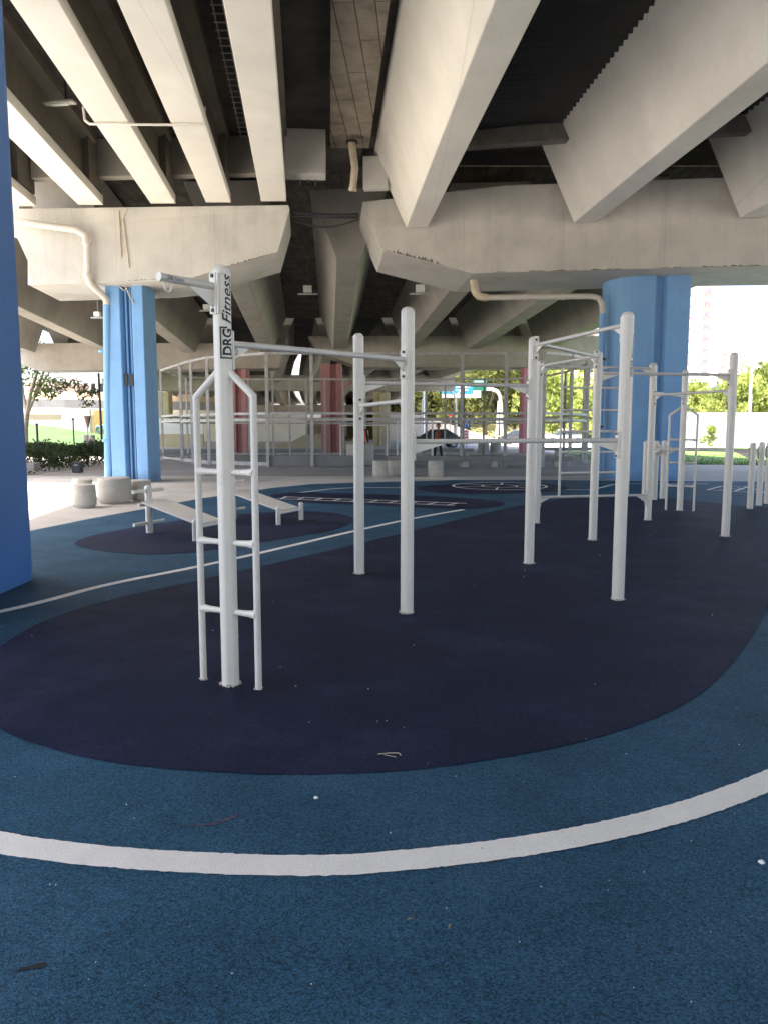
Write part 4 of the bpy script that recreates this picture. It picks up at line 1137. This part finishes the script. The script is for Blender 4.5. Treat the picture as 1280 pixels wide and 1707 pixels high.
mb.build('foliage', LEAF_D, hd, recalc=False)
mb = MB()
for _ in range(120):
    y = 22.8 + r6.random() * 10; x = -10.9 + .03 * (y - 23) - r6.random() * 2.8; mb.tube([(x, y, gz(y)), (x + r6.gauss(0, .08), y + r6.gauss(0, .08), gz(y) + .55)], [.012, .005], 5)
mb.build('stems', BARK, hd)

# ------------------------------------------------------------------ left background
# grass bank
mb = MB(); xsL = [-60, -45, -36, -30, -26, -22, -19.6]; vs = []
bt = {-60: 3.6, -45: 2.9, -36: 2.4, -30: 1.75, -26: 1.1, -22: .5, -19.6: .3}
for x in xsL: vs += [(x, 58, gz(58) + .01), (x, 63, gz(63) + bt[x] * .45), (x, 70, gz(70) + bt[x] + .02), (x, 74, gz(80))]
mb.add(vs, [(4 * i + j, 4 * i + 4 + j, 4 * i + 5 + j, 4 * i + 1 + j) for i in range(len(xsL) - 1) for j in range(3)], True)
struct('grass_bank', mb, GRASS)
mb = MB(); mb.add([(-70, 40, gz(40) + .006), (-11.5, 40, gz(40) + .006), (-9, 57.5, gz(57.5) + .006), (-70, 57.5, gz(57.5) + .006)], [(0, 1, 2, 3)]); struct('road', mb, ASPH)
wl = thing('white_wall', (-30, 72, gz(72)), 'stepped white wall on top of the grass bank at left', 'wall')
a, b, c = P(30, 700, 72), P(104, 682, 72), P(151, 682, 72)
MB().box(((a.x + b.x) / 2, 72, 1.0), (b.x - a.x, .4, 2 * (a.z - 1.0) + .0)).build('low_part', WALLW, wl)
MB().box(((b.x + c.x) / 2, 72, c.z / 2 - .2), (c.x - b.x, .5, c.z + .4)).build('high_part', WALLW, wl)
d = P(185, 684, 73)
yw = MB().box(((c.x + d.x) / 2, 73, d.z / 2 - .2), (d.x - c.x, .4, d.z + .4))
mural = thing('painted_wall', (c.x, 73, gz(73)), 'orange wall with pale blue graffiti scribble beside the blue column', 'wall')
yw.build('wall_panel', mat('ochre wall', (.62, .42, .16), .8, .1, 1), mural)
TEAL = mat('teal spray paint', (.10, .42, .50), .7, .1, 3)
mb = MB()
for pts in ([(164, 720), (160, 716), (163, 710), (168, 712), (166, 722), (162, 724)], [(168, 722), (172, 708), (176, 722)], [(170, 716), (180, 716)], [(178, 708), (178, 724), (183, 718)]):
    q = [P(x, y, 72.76) for x, y in pts]; mb.tube(q, .06, 5)
mb.build('graffiti', TEAL, mural)
# curved flyover behind
fo = thing('flyover', (-38, 86, gz(86)), 'pale curved flyover with grey fascia crossing behind the grass bank', 'flyover')
mb = MB(); pa = MB(); fa = MB()
xsF = [-62, -54, -46, -40, -34, -28, -22, -16]
for i in range(len(xsF) - 1):
    q = []
    for x in xsF[i:i + 2]:
        y = 84 + .012 * (x + 34) ** 2; z = 2.25 + (-(x + 16)) * .015
        q.append((x, y, z))
    (x0, y0, z0), (x1, y1, z1) = q
    mb.hexa([(x0, y0, z0), (x1, y1, z1), (x1, y1 + 9, z1), (x0, y0 + 9, z0), (x0, y0 - 1.0, z0 + .9), (x1, y1 - 1.0, z1 + .9), (x1, y1 + 9, z1 + .9), (x0, y0 + 9, z0 + .9)])
    fa.hexa([(x0, y0 - 1.25, z0 + .7), (x1, y1 - 1.25, z1 + .7), (x1, y1 - 1.02, z1 + .7), (x0, y0 - 1.02, z0 + .7), (x0, y0 - 1.25, z0 + 1.6), (x1, y1 - 1.25, z1 + 1.6), (x1, y1 - 1.02, z1 + 1.6), (x0, y0 - 1.02, z0 + 1.6)])
    pa.hexa([(x0, y0 + 8.2, z0 + .9), (x1, y1 + 8.2, z1 + .9), (x1, y1 + 8.5, z1 + .9), (x0, y0 + 8.5, z0 + .9), (x0, y0 + 8.2, z0 + 2.7), (x1, y1 + 8.2, z1 + 2.7), (x1, y1 + 8.5, z1 + 2.7), (x0, y0 + 8.5, z0 + 2.7)])
mb.build('deck', CONC_L, fo); fa.build('fascia', mat('grey fascia', (.24, .235, .23), .8, .1, 1, streak=.2), fo); pa.build('back_parapet', TAN, fo)
MB().box((-39, 90.5, .9), (60, .6, 4.0)).build('abutment_wall', CONC_L, fo)
for x in (-50, -31): MB().box((x, 88, 1.0), (1.6, 1.6, 4.2)).build('pillar', CONC_L, fo)

def building(name, x0p, x1p, ytop, Y, m, label, cols=4, floors=6, wm=GLASS, dep=14, group='far buildings', bal=None):
    a, b = P(x0p, 700, Y), P(x1p, 700, Y); zt_ = P(x0p, ytop, Y).z; g = gz(Y)
    t = thing(name, ((a.x + b.x) / 2, Y, g), label, 'building', group)
    MB().box(((a.x + b.x) / 2, Y + dep / 2, (zt_ + g) / 2), (b.x - a.x, dep, zt_ - g)).build('wall', m, t)
    MB().box(((a.x + b.x) / 2, Y + dep / 2, zt_ + .2), (b.x - a.x + .5, dep + .5, .4)).build('roof', m, t)
    W = b.x - a.x; fh = (zt_ - g) / floors; cw = W / cols
    for f in range(floors):
        for c_ in range(cols):
            x = a.x + cw * (c_ + .5); z = g + fh * (f + .55)
            fr = MB().box((x, Y - .03, z), (cw * .5, .08, fh * .45)).build('window', bal or wm, t)
            MB().box((x, Y - .10, z), (cw * .42, .06, fh * .36)).build('pane', wm, fr)
            if bal and c_ % 2 == 0:
                MB().box((x, Y - .6, z - fh * .33), (cw * .62, 1.1, fh * .2)).build('balcony', bal, fr)
    return t
building('apartment_block', 44, 112, 642, 130, mat('pinkish render', (.5, .38, .34), .8, .1, 1), 'low pinkish building behind the flyover at left', 5, 2)
building('apartment_block', 114, 178, 632, 140, WALLW, 'white building behind the flyover, right of the pinkish one', 5, 3)
building('apartment_block', 1128, 1178, 380, 170, WALLW, 'tall white apartment tower with red balconies right of the blue column', 3, 18, PGLASS, 16, 'far buildings', BRICKP)
building('apartment_block', 1192, 1214, 575, 190, WALLW, 'white apartment block with orange balconies behind a tall white post', 2, 7, PGLASS, 14, 'far buildings', BRICKP)
building('apartment_block', 1252, 1300, 590, 210, WALLW, 'pale apartment block at the right edge beyond the street lamp', 3, 7, PGLASS, 14, 'far buildings', TAN)
building('apartment_block', 912, 958, 540, 170, WALLW, 'white apartment block with brick balconies seen over the rig', 4, 9, PGLASS, 14, 'far buildings', BRICKP)
building('apartment_block', 960, 988, 555, 160, TAN, 'tan tower block seen between the rig posts', 2, 9)
building('apartment_block', 988, 1012, 550, 175, WALLW, 'white tower with brown windows hugging the right blue column', 2, 9, PGLASS, 14, 'far buildings', BRICKP)
building('apartment_block', 885, 909, 575, 150, mat('grey render', (.36, .36, .36), .8, .1, 1), 'grey balcony block just right of the pink column', 2, 8, GLASS, 12, 'far buildings', GALVD)
building('apartment_block', 255, 300, 668, 120, mat('orange render', (.65, .33, .14), .8, .1, 1), 'low orange building in sun beyond the yellow wall', 3, 2)

# lamp post and small posts at left
lpst = thing('lamp_post', G(171, 752), 'dark slim lamp post with floodlight beside the bright blue column', 'lamp post')
p = G(171, 752); zt_ = P(168, 622, p.y).z
MB().tube([p, (p.x - .03, p.y, zt_)], .075, 10).build('pole', STEELD, lpst)
q = P(173, 636, p.y); ar = P(168, 642, p.y)
MB().beam(ar, P(176, 642, p.y), .06, .06).build('arm', STEELD, lpst)
MB().box(q, (.14, .12, .42), 0, Matrix.Rotation(R(-10), 3, 'Y')).build('lamp_head', GALV, lpst)
for px, yt, yb, lab in ((64.5, 709, 760, 'stout short black post standing in the hedge'), (125, 700, 760, 'thin tall black post standing in the hedge')):
    p = P(px, yb, 33); p.z = gz(33); zt_ = P(px, yt, 33).z
    t = MB().tube([p, (p.x, p.y, zt_)], .05 if px < 100 else .03, 8).lathe([(.06, 0), (.06, .05), (.001, .09)], Vector((p.x, p.y, zt_)), 10)
    tag(t.build('fence_post', STEELD, origin=p), lab, 'post', 'posts behind the hedge')
sg = thing('cone_post', P(147, 740, 50), 'white post with inverted brown cone shade on the road edge', 'bollard light')
p = P(147, 745, 50); p.z = gz(50)
MB().tube([p, (p.x, p.y, P(147, 712, 50).z)], .06, 10).build('pole', WALLW, sg)
MB().lathe([(.06, 0), (.22, .75), (.001, .76)], P(147, 713, 50), 16).build('shade', mat('brown shade', (.25, .15, .10), .7, .1, 3), sg)
for px, lab in ((145.5, 'grey concrete bollard behind the hedge, left of the pair'), (155, 'grey concrete bollard behind the hedge, right of the pair')):
    p = P(px, 760, 44); p.z = gz(44)
    tag(MB().lathe([(.16, 0), (.18, .04), (.18, 1.05), (.14, 1.1), (.001, 1.11)], p, 16).build('bollard', STOOL, origin=p), lab, 'bollard', 'bollards on the road edge')
tb = thing('litter_bin', G(127, 789), 'small black litter bin in front of the hedge', 'bin')
p = G(127, 789)
MB().box(p + Vector((0, .15, .16)), (.27, .27, .28)).build('bin_body', STEELD, tb, bevel=.02)
MB().box(p + Vector((0, .15, .32)), (.29, .29, .035)).build('lid', STEELD, tb, bevel=.01)
MB().box(p + Vector((0, .012, .255)), (.10, .012, .03)).build('slot', GALV, tb)

# ------------------------------------------------------------------ right background
mb = MB(); mb.add([(8.8, 31.4, gz(31.4) + .012), (11, 30.8, gz(30.8) + .012), (18, 28.4, gz(28.4) + .012), (40, 22.2, .012), (60, 70, gz(70) + .012), (14, 70, gz(70) + .012)], [list(range(6))]); struct('lawn', mb, LAWN, recalc=False)
mb = MB(); r7 = random.Random(3)
for _ in range(9000):
    t = r7.random(); x = 9 + t * 26; y0 = 31.4 - (x - 8.8) * .32; y = y0 + (r7.random() ** 2.2) * 14
    if y < 23: continue
    h = r7.uniform(.06, .17); dx = r7.gauss(0, .05); a = r7.uniform(0, 6.28); w_ = .012
    mb.add([(x - w_ * math.cos(a), y - w_ * math.sin(a), gz(y)), (x + w_ * math.cos(a), y + w_ * math.sin(a), gz(y)), (x + dx, y + r7.gauss(0, .05), gz(y) + h)], [(0, 1, 2)])
tag(mb.build('grass_blades', leafmat('grass blade', (.06, .14, .015), (.12, .22, .03), .4), recalc=False), 'bright grass blades growing on the right lawn edge', 'grass', kind='stuff')
rw = thing('boundary_wall', (30, 71, gz(71)), 'long white wall beyond the bright lawn at right', 'wall')
a, b = P(1000, 690, 71), P(1420, 690, 71)
MB().box(((a.x + b.x) / 2, 71, a.z / 2 - .3), (b.x - a.x, .4, a.z + .55)).build('wall_face', WALLW, rw)
MB().box(((a.x + b.x) / 2, 71, a.z + .06), (b.x - a.x + .1, .55, .12)).build('coping', WALLW, rw)
mb = MB(); mb.add([(9, 57, gz(57) + .02), (40, 66, gz(66) + .02), (40, 70.5, gz(70.5) + .02), (9, 60, gz(60) + .02)], [(0, 1, 2, 3)]); struct('side_road', mb, PAVE)
sl = thing('street_lamp', P(1246, 740, 74), 'tall white street lamp in front of the bright trees', 'street lamp')
p = P(1246, 740, 74); p.z = gz(74); zt_ = P(1246, 585, 74).z
MB().tube([p, (p.x, p.y, zt_)], [.16, .09], 10).build('pole', WALLW, sl)
MB().tube([(p.x, p.y, zt_), (p.x + .1, p.y, zt_ + .25), (p.x + 1.2, p.y, zt_ + .45)], .05, 8).build('arm', WALLW, sl)
MB().box((p.x + 1.5, p.y, zt_ + .45), (.7, .26, .12)).build('lamp_head', GALV, sl, bevel=.03)
sl = thing('street_lamp', P(1180, 700, 50), 'thin lamp arm with hanging lantern beyond the rig at right', 'street lamp')
p = P(1112, 740, 52); p.z = gz(52)
q = [P(1112, 645, 52), P(1130, 640, 52), P(1165, 636, 52), P(1185, 638, 52)]
MB().tube([p, q[0]], .06, 8).build('pole', GALV, sl); MB().tube(q, .03, 8).build('arm', GALV, sl)
MB().lathe([(.05, .35), (.2, .1), (.26, -.15), (.2, -.3), (.001, -.32)], P(1189, 642, 52), 14).build('lantern', GALV, sl)
up = thing('utility_pole', P(982, 700, 95), 'dark utility pole with crossarm seen between rig posts', 'utility pole')
p = P(982, 740, 95); p.z = gz(95)
MB().tube([p, P(982, 556, 95)], [.2, .14], 10).build('pole', GALVD, up); MB().beam(P(976, 578, 95), P(989, 576, 95), .12, .12).build('crossarm', GALVD, up)

# middle background: road, bank, signs, cars
mb = MB(); a = [P(640, 690, 98), P(700, 692, 98), P(835, 725, 98)]
mb.ext([(a[0].x, 98, gz(98)), (a[0].x, 98, a[0].z), (a[1].x, 98, a[1].z), (a[2].x, 98, gz(98) + .02)], (0, 9, .0)); struct('road_ramp', mb, mat('pale road', (.52, .46, .43), .8, .1, .5))
mb = MB(); xs2 = [-6, 2, 12, 24, 36, 46]; vs = []
for x in xs2: vs += [(x, 104, gz(104)), (x, 112, .3 + gz(104)), (x, 122, 4.2), (x, 136, 9.6), (x, 160, 12)]
mb.add(vs, [(5 * i + j, 5 * i + 5 + j, 5 * i + 6 + j, 5 * i + 1 + j) for i in range(len(xs2) - 1) for j in range(4)], True); struct('hillside', mb, mat('dry hillside', (.20, .19, .07), .9, .3, .4))
mb = MB(); mb.add([(1, 58, gz(58) + .006), (9, 58, gz(58) + .006), (45, 74, gz(74) + .006), (45, 90, gz(90) + .006), (1, 90, gz(90) + .006)], [list(range(5))]); struct('road', mb, mat('light grey road', (.34, .33, .33), .85, .1, .5))  # road grey, lighter than the asphalt
mb = MB(); mb.add([(2.5, 76, gz(76) + .02), (5.2, 76, gz(76) + .02), (5.0, 95, gz(95) + .02), (2, 95, gz(95) + .02)], [(0, 1, 2, 3)]); struct('verge', mb, GRASS)
GRN = mat('green sign', (.02, .22, .13), .5, .05, 2); CYA = mat('sky blue sign', (.05, .38, .66), .5, .05, 2); SBL = mat('blue sign', (.02, .10, .46), .5, .05, 2); SRED = mat('red sign', (.6, .05, .05), .5, .05, 2)
SW = mat('white sign', (.8, .8, .8), .5, .03, 2)
def panel(t, x0, y0, x1, y1, Y, m, name='sign_panel', marks=()):
    a, b = P(x0, y1, Y), P(x1, y0, Y)
    o = MB().box(((a.x + b.x) / 2, Y, (a.z + b.z) / 2), (b.x - a.x, .12, b.z - a.z)).build(name, m, t)
    for (u0, v0, u1, v1) in marks:
        c = P(x0 + (x1 - x0) * u0, y0 + (y1 - y0) * v0, Y - .07); d = P(x0 + (x1 - x0) * u1, y0 + (y1 - y0) * v1, Y - .07)
        MB().beam((c.x, Y - .075, c.z), (d.x, Y - .075, d.z), .02, .16, (0, 0, 1)).build('sign_mark', SW, o)
    return o
Yg = 94
gt = thing('sign_gantry', P(833, 725, Yg), 'white curved road gantry carrying blue and green direction signs', 'sign gantry')
def gp(px, py): return P(px, py, Yg)
base = gp(836, 725); base.z = gz(Yg); base2 = gp(827, 725); base2.z = gz(Yg)
MB().tube([base, gp(835, 680), gp(833, 660), gp(828, 652), gp(818, 648.5), gp(806, 648.5), gp(716, 649)], .2, 10).build('mast', WALLW, gt)
MB().tube([base2, gp(831, 668)], .16, 8).build('brace', WALLW, gt)
panel(gt, 736, 640, 788, 657, Yg - .4, CYA, marks=((.1, .8, .3, .1), (.45, .3, .9, .3), (.45, .6, .85, .6)))
panel(gt, 736, 657, 787, 663, Yg - .4, SW)
panel(gt, 788, 631, 811, 651, Yg - .4, GRN, marks=((.1, .25, .85, .25), (.15, .5, .7, .5)))
panel(gt, 788, 651, 801, 663, Yg - .4, SW)
g2 = thing('sign_gantry', P(704, 725, 88), 'farther gantry with two tilted green signs, left of the blue one', 'sign gantry')
b_ = P(705, 725, 88); b_.z = gz(88)
MB().tube([b_, P(706, 652, 88), P(690, 650, 88)], .15, 8).build('mast', WALLW, g2); b_ = P(701, 725, 88); b_.z = gz(88); MB().tube([b_, P(704, 665, 88)], .12, 8).build('brace', WALLW, g2)
MB().tube([P(706, 652, 88), P(707, 640, 88), P(720, 636, 88)], .1, 8).build('arm', WALLW, g2)
panel(g2, 708, 622, 735, 630, 87.6, GRN, marks=((.1, .5, .8, .5),)); panel(g2, 707, 631, 734, 640, 87.6, GRN, marks=((.5, .4, .9, .4), (.3, .7, .8, .7)))
yl_ = thing('street_lamp', P(759, 745, 80), 'grey forked lamp post in front of the blue road sign', 'street lamp')
b_ = P(759, 740, 80); b_.z = gz(80); f_ = P(759, 668, 80)
MB().tube([b_, f_], [.2, .15], 10).build('pole', GALV, yl_)
MB().tube([f_, P(757, 658, 80), P(748, 648, 80), P(738, 640, 80)], .1, 8).build('arm', GALV, yl_); MB().tube([f_, P(762, 658, 80), P(770, 650, 80), P(783, 642, 80)], .1, 8).build('arm', GALV, yl_)
# pedestrian sign on chevron post
Ys = 62
ps = thing('pedestrian_sign', P(777, 745, Ys), 'round blue pedestrian sign on a red and white chevron post', 'road sign')
b_ = P(777, 742, Ys); b_.z = gz(Ys)
MB().tube([b_, P(777, 716, Ys)], .04, 8).build('pole', GALV, ps)
c = P(777, 707, Ys); r_ = 6.5 / 1282 * Ys
MB().tube([c, c + Vector((0, -.05, 0))], r_, 24).build('disc', SBL, ps)
mb = MB()
for sg_ in (-1, 1): mb.beam(c + Vector((sg_ * .04, -.06, .18)), c + Vector((sg_ * .15, -.06, -.2)), .06, .02, (0, 1, 0))
mb.lathe([(.001, -.04), (.045, 0), (.001, .04)], c + Vector((0, -.06, .22)), 8); mb.build('pictogram', SW, ps)
a, b = P(773.5, 737, Ys), P(780.5, 717, Ys)
o = MB().box(((a.x + b.x) / 2, Ys, (a.z + b.z) / 2), (b.x - a.x, .1, b.z - a.z)).build('chevron_board', SW, ps)
mb = MB(); h_ = (b.z - a.z)
for k in range(4):
    z = a.z + h_ * (.12 + k * .25)
    for sg_ in (-1, 1): mb.beam((c.x, Ys - .055, z + .07), (c.x + sg_ * (b.x - a.x) / 2, Ys - .055, z - .05), .02, .09)
mb.build('chevron', SRED, o)
for px, lab in ((805, 'left of two grey concrete bollards by the sunny road'), (825.5, 'right of two grey concrete bollards by the sunny road')):
    p = G(px, 758.5); tag(MB().lathe([(.28, 0), (.3, .05), (.3, .78), (.26, .85), (.001, .86)], p, 20).build('bollard', STOOL, origin=p), lab, 'bollard', 'stout bollards')
st2 = thing('warning_sign', P(750, 725, 86), 'small red and white warning sign on a pale post by the road', 'road sign')
b_ = P(750, 720, 86); b_.z = gz(86); MB().tube([b_, P(750, 694, 86)], .06, 8).build('pole', TAN, st2)
c = P(750, 691, 86); MB().ext([c + Vector((-.32, 0, -.2)), c + Vector((.32, 0, -.2)), c + Vector((0, 0, .34))], (0, -.05, 0)).build('triangle', SRED, st2)

def car(loc, rz, m, label):
    t = thing('parked_car', loc, label, 'car', 'cars on the road'); L0 = Vector(loc)
    M_ = Matrix.Rotation(rz, 3, 'Z')
    def W(mb): mb.v = [M_ @ v + L0 for v in mb.v]; return mb
    low = [(-2.15, .35), (-2.2, .6), (-2.1, .82), (-1.2, .92), (1.4, .95), (2.05, .9), (2.15, .6), (2.1, .32)]
    mb = MB(); mb.ext([(x, -.85, z) for x, z in low], (0, 1.7, 0)); W(mb).build('body', m, t, bevel=.06)
    mb = MB(); b = [(-1.15, .93), (-.35, 1.42), (.85, 1.46), (1.75, .95)]
    v = [(x, s * (.80 if z < 1 else .62), z) for s in (-1, 1) for x, z in b]
    mb.add(v, [(0, 1, 2, 3), (7, 6, 5, 4), (0, 4, 5, 1), (1, 5, 6, 2), (2, 6, 7, 3), (0, 3, 7, 4)]); W(mb).build('cabin_glass', GLASS, t, bevel=.03)
    mb = MB(); mb.hexa([(-.42, -.63, 1.42), (.92, -.63, 1.45), (.92, .63, 1.45), (-.42, .63, 1.42), (-.36, -.55, 1.47), (.84, -.55, 1.50), (.84, .55, 1.50), (-.36, .55, 1.47)]); W(mb).build('roof', m, t, bevel=.02)
    for x in (-1.35, 1.3):
        for s in (-1, 1):
            mb = MB(); mb.tube([(x, s * .70, .32), (x, s * .88, .32)], .32, 20); w_ = W(mb).build('wheel', STEELD, t)
            mb = MB(); mb.tube([(x, s * .88, .32), (x, s * .895, .32)], .19, 14); W(mb).build('rim', GALV, w_)
    for s in (-1, 1):
        mb = MB(); mb.box((-2.17, s * .6, .68), (.08, .35, .14)); W(mb).build('headlight', LAMPM, t)
    return t
p = G(727, 747); car((p.x, p.y + 1, gz(p.y)), R(8), mat('dark car paint', (.035, .035, .04), .25, .05, 2), 'dark car behind the walking person on the sunny road')
p = G(866, 744); car((p.x + 1.3, p.y + 6, gz(p.y + 6)), R(170), mat('grey car paint', (.10, .10, .11), .3, .05, 2), 'grey car partly hidden behind the pink column')
p = P(938, 712, 80); car((p.x, 80, gz(80)), R(5), mat('white car paint', (.7, .7, .7), .3, .05, 2), 'white car seen through the white ladder')

# ------------------------------------------------------------------ litter on the rubber
mb = MB(); r8 = random.Random(21)
for _ in range(70):
    px = r8.uniform(0, 1280); py = 830 + (r8.random() ** 1.4) * 860
    p = Z(px, py, .012); s = r8.uniform(.0012, .0022) * min(4, p.y ** .6)
    mb.box(p + Vector((0, 0, s * .3)), (s * r8.uniform(.8, 2.2), s, s * .6), r8.uniform(0, 3))
tag(mb.build('crumbs', mat('pale crumbs', (.5, .5, .47), .9, .4, 60)), 'pale grit crumbs scattered over the blue rubber', 'grit', kind='stuff')
def crumb(px, py, s, label):
    p = Z(px, py, .016); q = MB(); q.lathe([(.001, 0), (s, .15 * s), (s * 1.1, s * .5), (s * .5, s * .95), (.001, s)], p, 7)
    q.v = [v + Vector((r8.gauss(0, s * .15), r8.gauss(0, s * .15), 0)) for v in q.v]
    tag(q.build('paper_wad', SW, origin=p), label, 'litter', 'paper wads')
crumb(1268, 1439, .011, 'white paper wad on the blue rubber at the right edge'); crumb(527, 1331, .009, 'tiny white paper wad between navy zone and white arc')
p = Z(648, 1256, .014); q = MB(); q.tube([Z(630, 1257, .014), Z(650, 1255, .02), Z(664, 1255, .014), Z(668, 1259, .012)], .0022, 5); q.tube([Z(640, 1258, .013), Z(660, 1262, .013)], .0015, 5)
tag(q.build('twig', mat('dry twig', (.45, .40, .30), .9, .2, 30), origin=p), 'dry pale twig lying on the near edge of the navy zone', 'twig')
for px, py, a, lab in ((683, 1533, .3, 'dry brown leaf on the near blue rubber, left of the pale one'), (749, 1545, 1.2, 'pale straw bit on the near blue rubber')):
    p = Z(px, py, .012); s = .014
    q = MB(); q.add([p + Vector((-s * math.cos(a), -s * math.sin(a), .001)), p + Vector((s * .3 * math.sin(a), -s * .3 * math.cos(a), .006)), p + Vector((s * math.cos(a), s * math.sin(a), .002)), p + Vector((-s * .3 * math.sin(a), s * .3 * math.cos(a), .005))], [(0, 1, 2), (0, 2, 3)])
    q.ext([v + Vector((0, 0, .0008)) for v in q.v[:3]], (0, 0, .0008))
    tag(q.build('dry_leaf', mat('dry leaf', (.33, .24, .13), .9, .2, 30), origin=p), lab, 'leaf', 'dry leaves')
# scuff stain
STAIN = mat('dark scuff', (.012, .016, .02), .9, .3, 30)
q = flat([(26, 1619), (36, 1613), (52, 1610), (64, 1606), (76, 1604), (80, 1608), (70, 1614), (54, 1615), (40, 1618)], .006)
sheet('scuff_mark', q, .0065, STAIN)
q = flat([(290, 1377), (330, 1376), (360, 1371), (390, 1360), (401, 1355), (396, 1361), (362, 1374), (330, 1378)], .006)
sheet('scuff_mark', q, .0065, mat('reddish scuff', (.07, .045, .07), .9, .5, 40))

# ------------------------------------------------------------------ light, sky, camera
SUN_E, SUN_AZ = R(66), R(-94)           # azimuth measured from +Y toward +X
sd = Vector((math.cos(SUN_E) * math.sin(SUN_AZ), math.cos(SUN_E) * math.cos(SUN_AZ), math.sin(SUN_E)))
su = bpy.data.lights.new('sun', 'SUN'); su.energy = 5.0; su.angle = R(.55); su.color = (1, .945, .855)
so = bpy.data.objects.new('sun', su); COL.objects.link(so); so.rotation_euler = (-sd).to_track_quat('-Z', 'Y').to_euler(); so.location = (-30, 0, 40)
wd = bpy.data.worlds.new('World'); scene.world = wd; wd.use_nodes = True
t = wd.node_tree; sky = t.nodes.new('ShaderNodeTexSky'); sky.sky_type = 'NISHITA'; sky.sun_disc = False
sky.sun_elevation = SUN_E; sky.sun_rotation = SUN_AZ; sky.dust_density = 4.0; sky.air_density = .8; sky.ozone_density = .4
t.links.new(sky.outputs[0], t.nodes['Background'].inputs[0]); t.nodes['Background'].inputs[1].default_value = .14

cam = bpy.data.cameras.new('camera'); co = bpy.data.objects.new('camera', cam); COL.objects.link(co)
cam.sensor_fit = 'VERTICAL'; cam.sensor_height = 36; cam.lens = F / 1707 * 36; cam.clip_end = 2000; cam.clip_start = .05
co.location = (0, 0, H); co.rotation_euler = (R(90) - PITCH, 0, 0); scene.camera = co
scene.view_settings.view_transform = 'Standard'; scene.view_settings.look = 'None'; scene.view_settings.gamma = 1
scene.view_settings.exposure = 2.4
scene.cycles.max_bounces = 12; scene.cycles.diffuse_bounces = 8; scene.cycles.use_denoising = True
scene.cycles.sample_clamp_indirect = 12
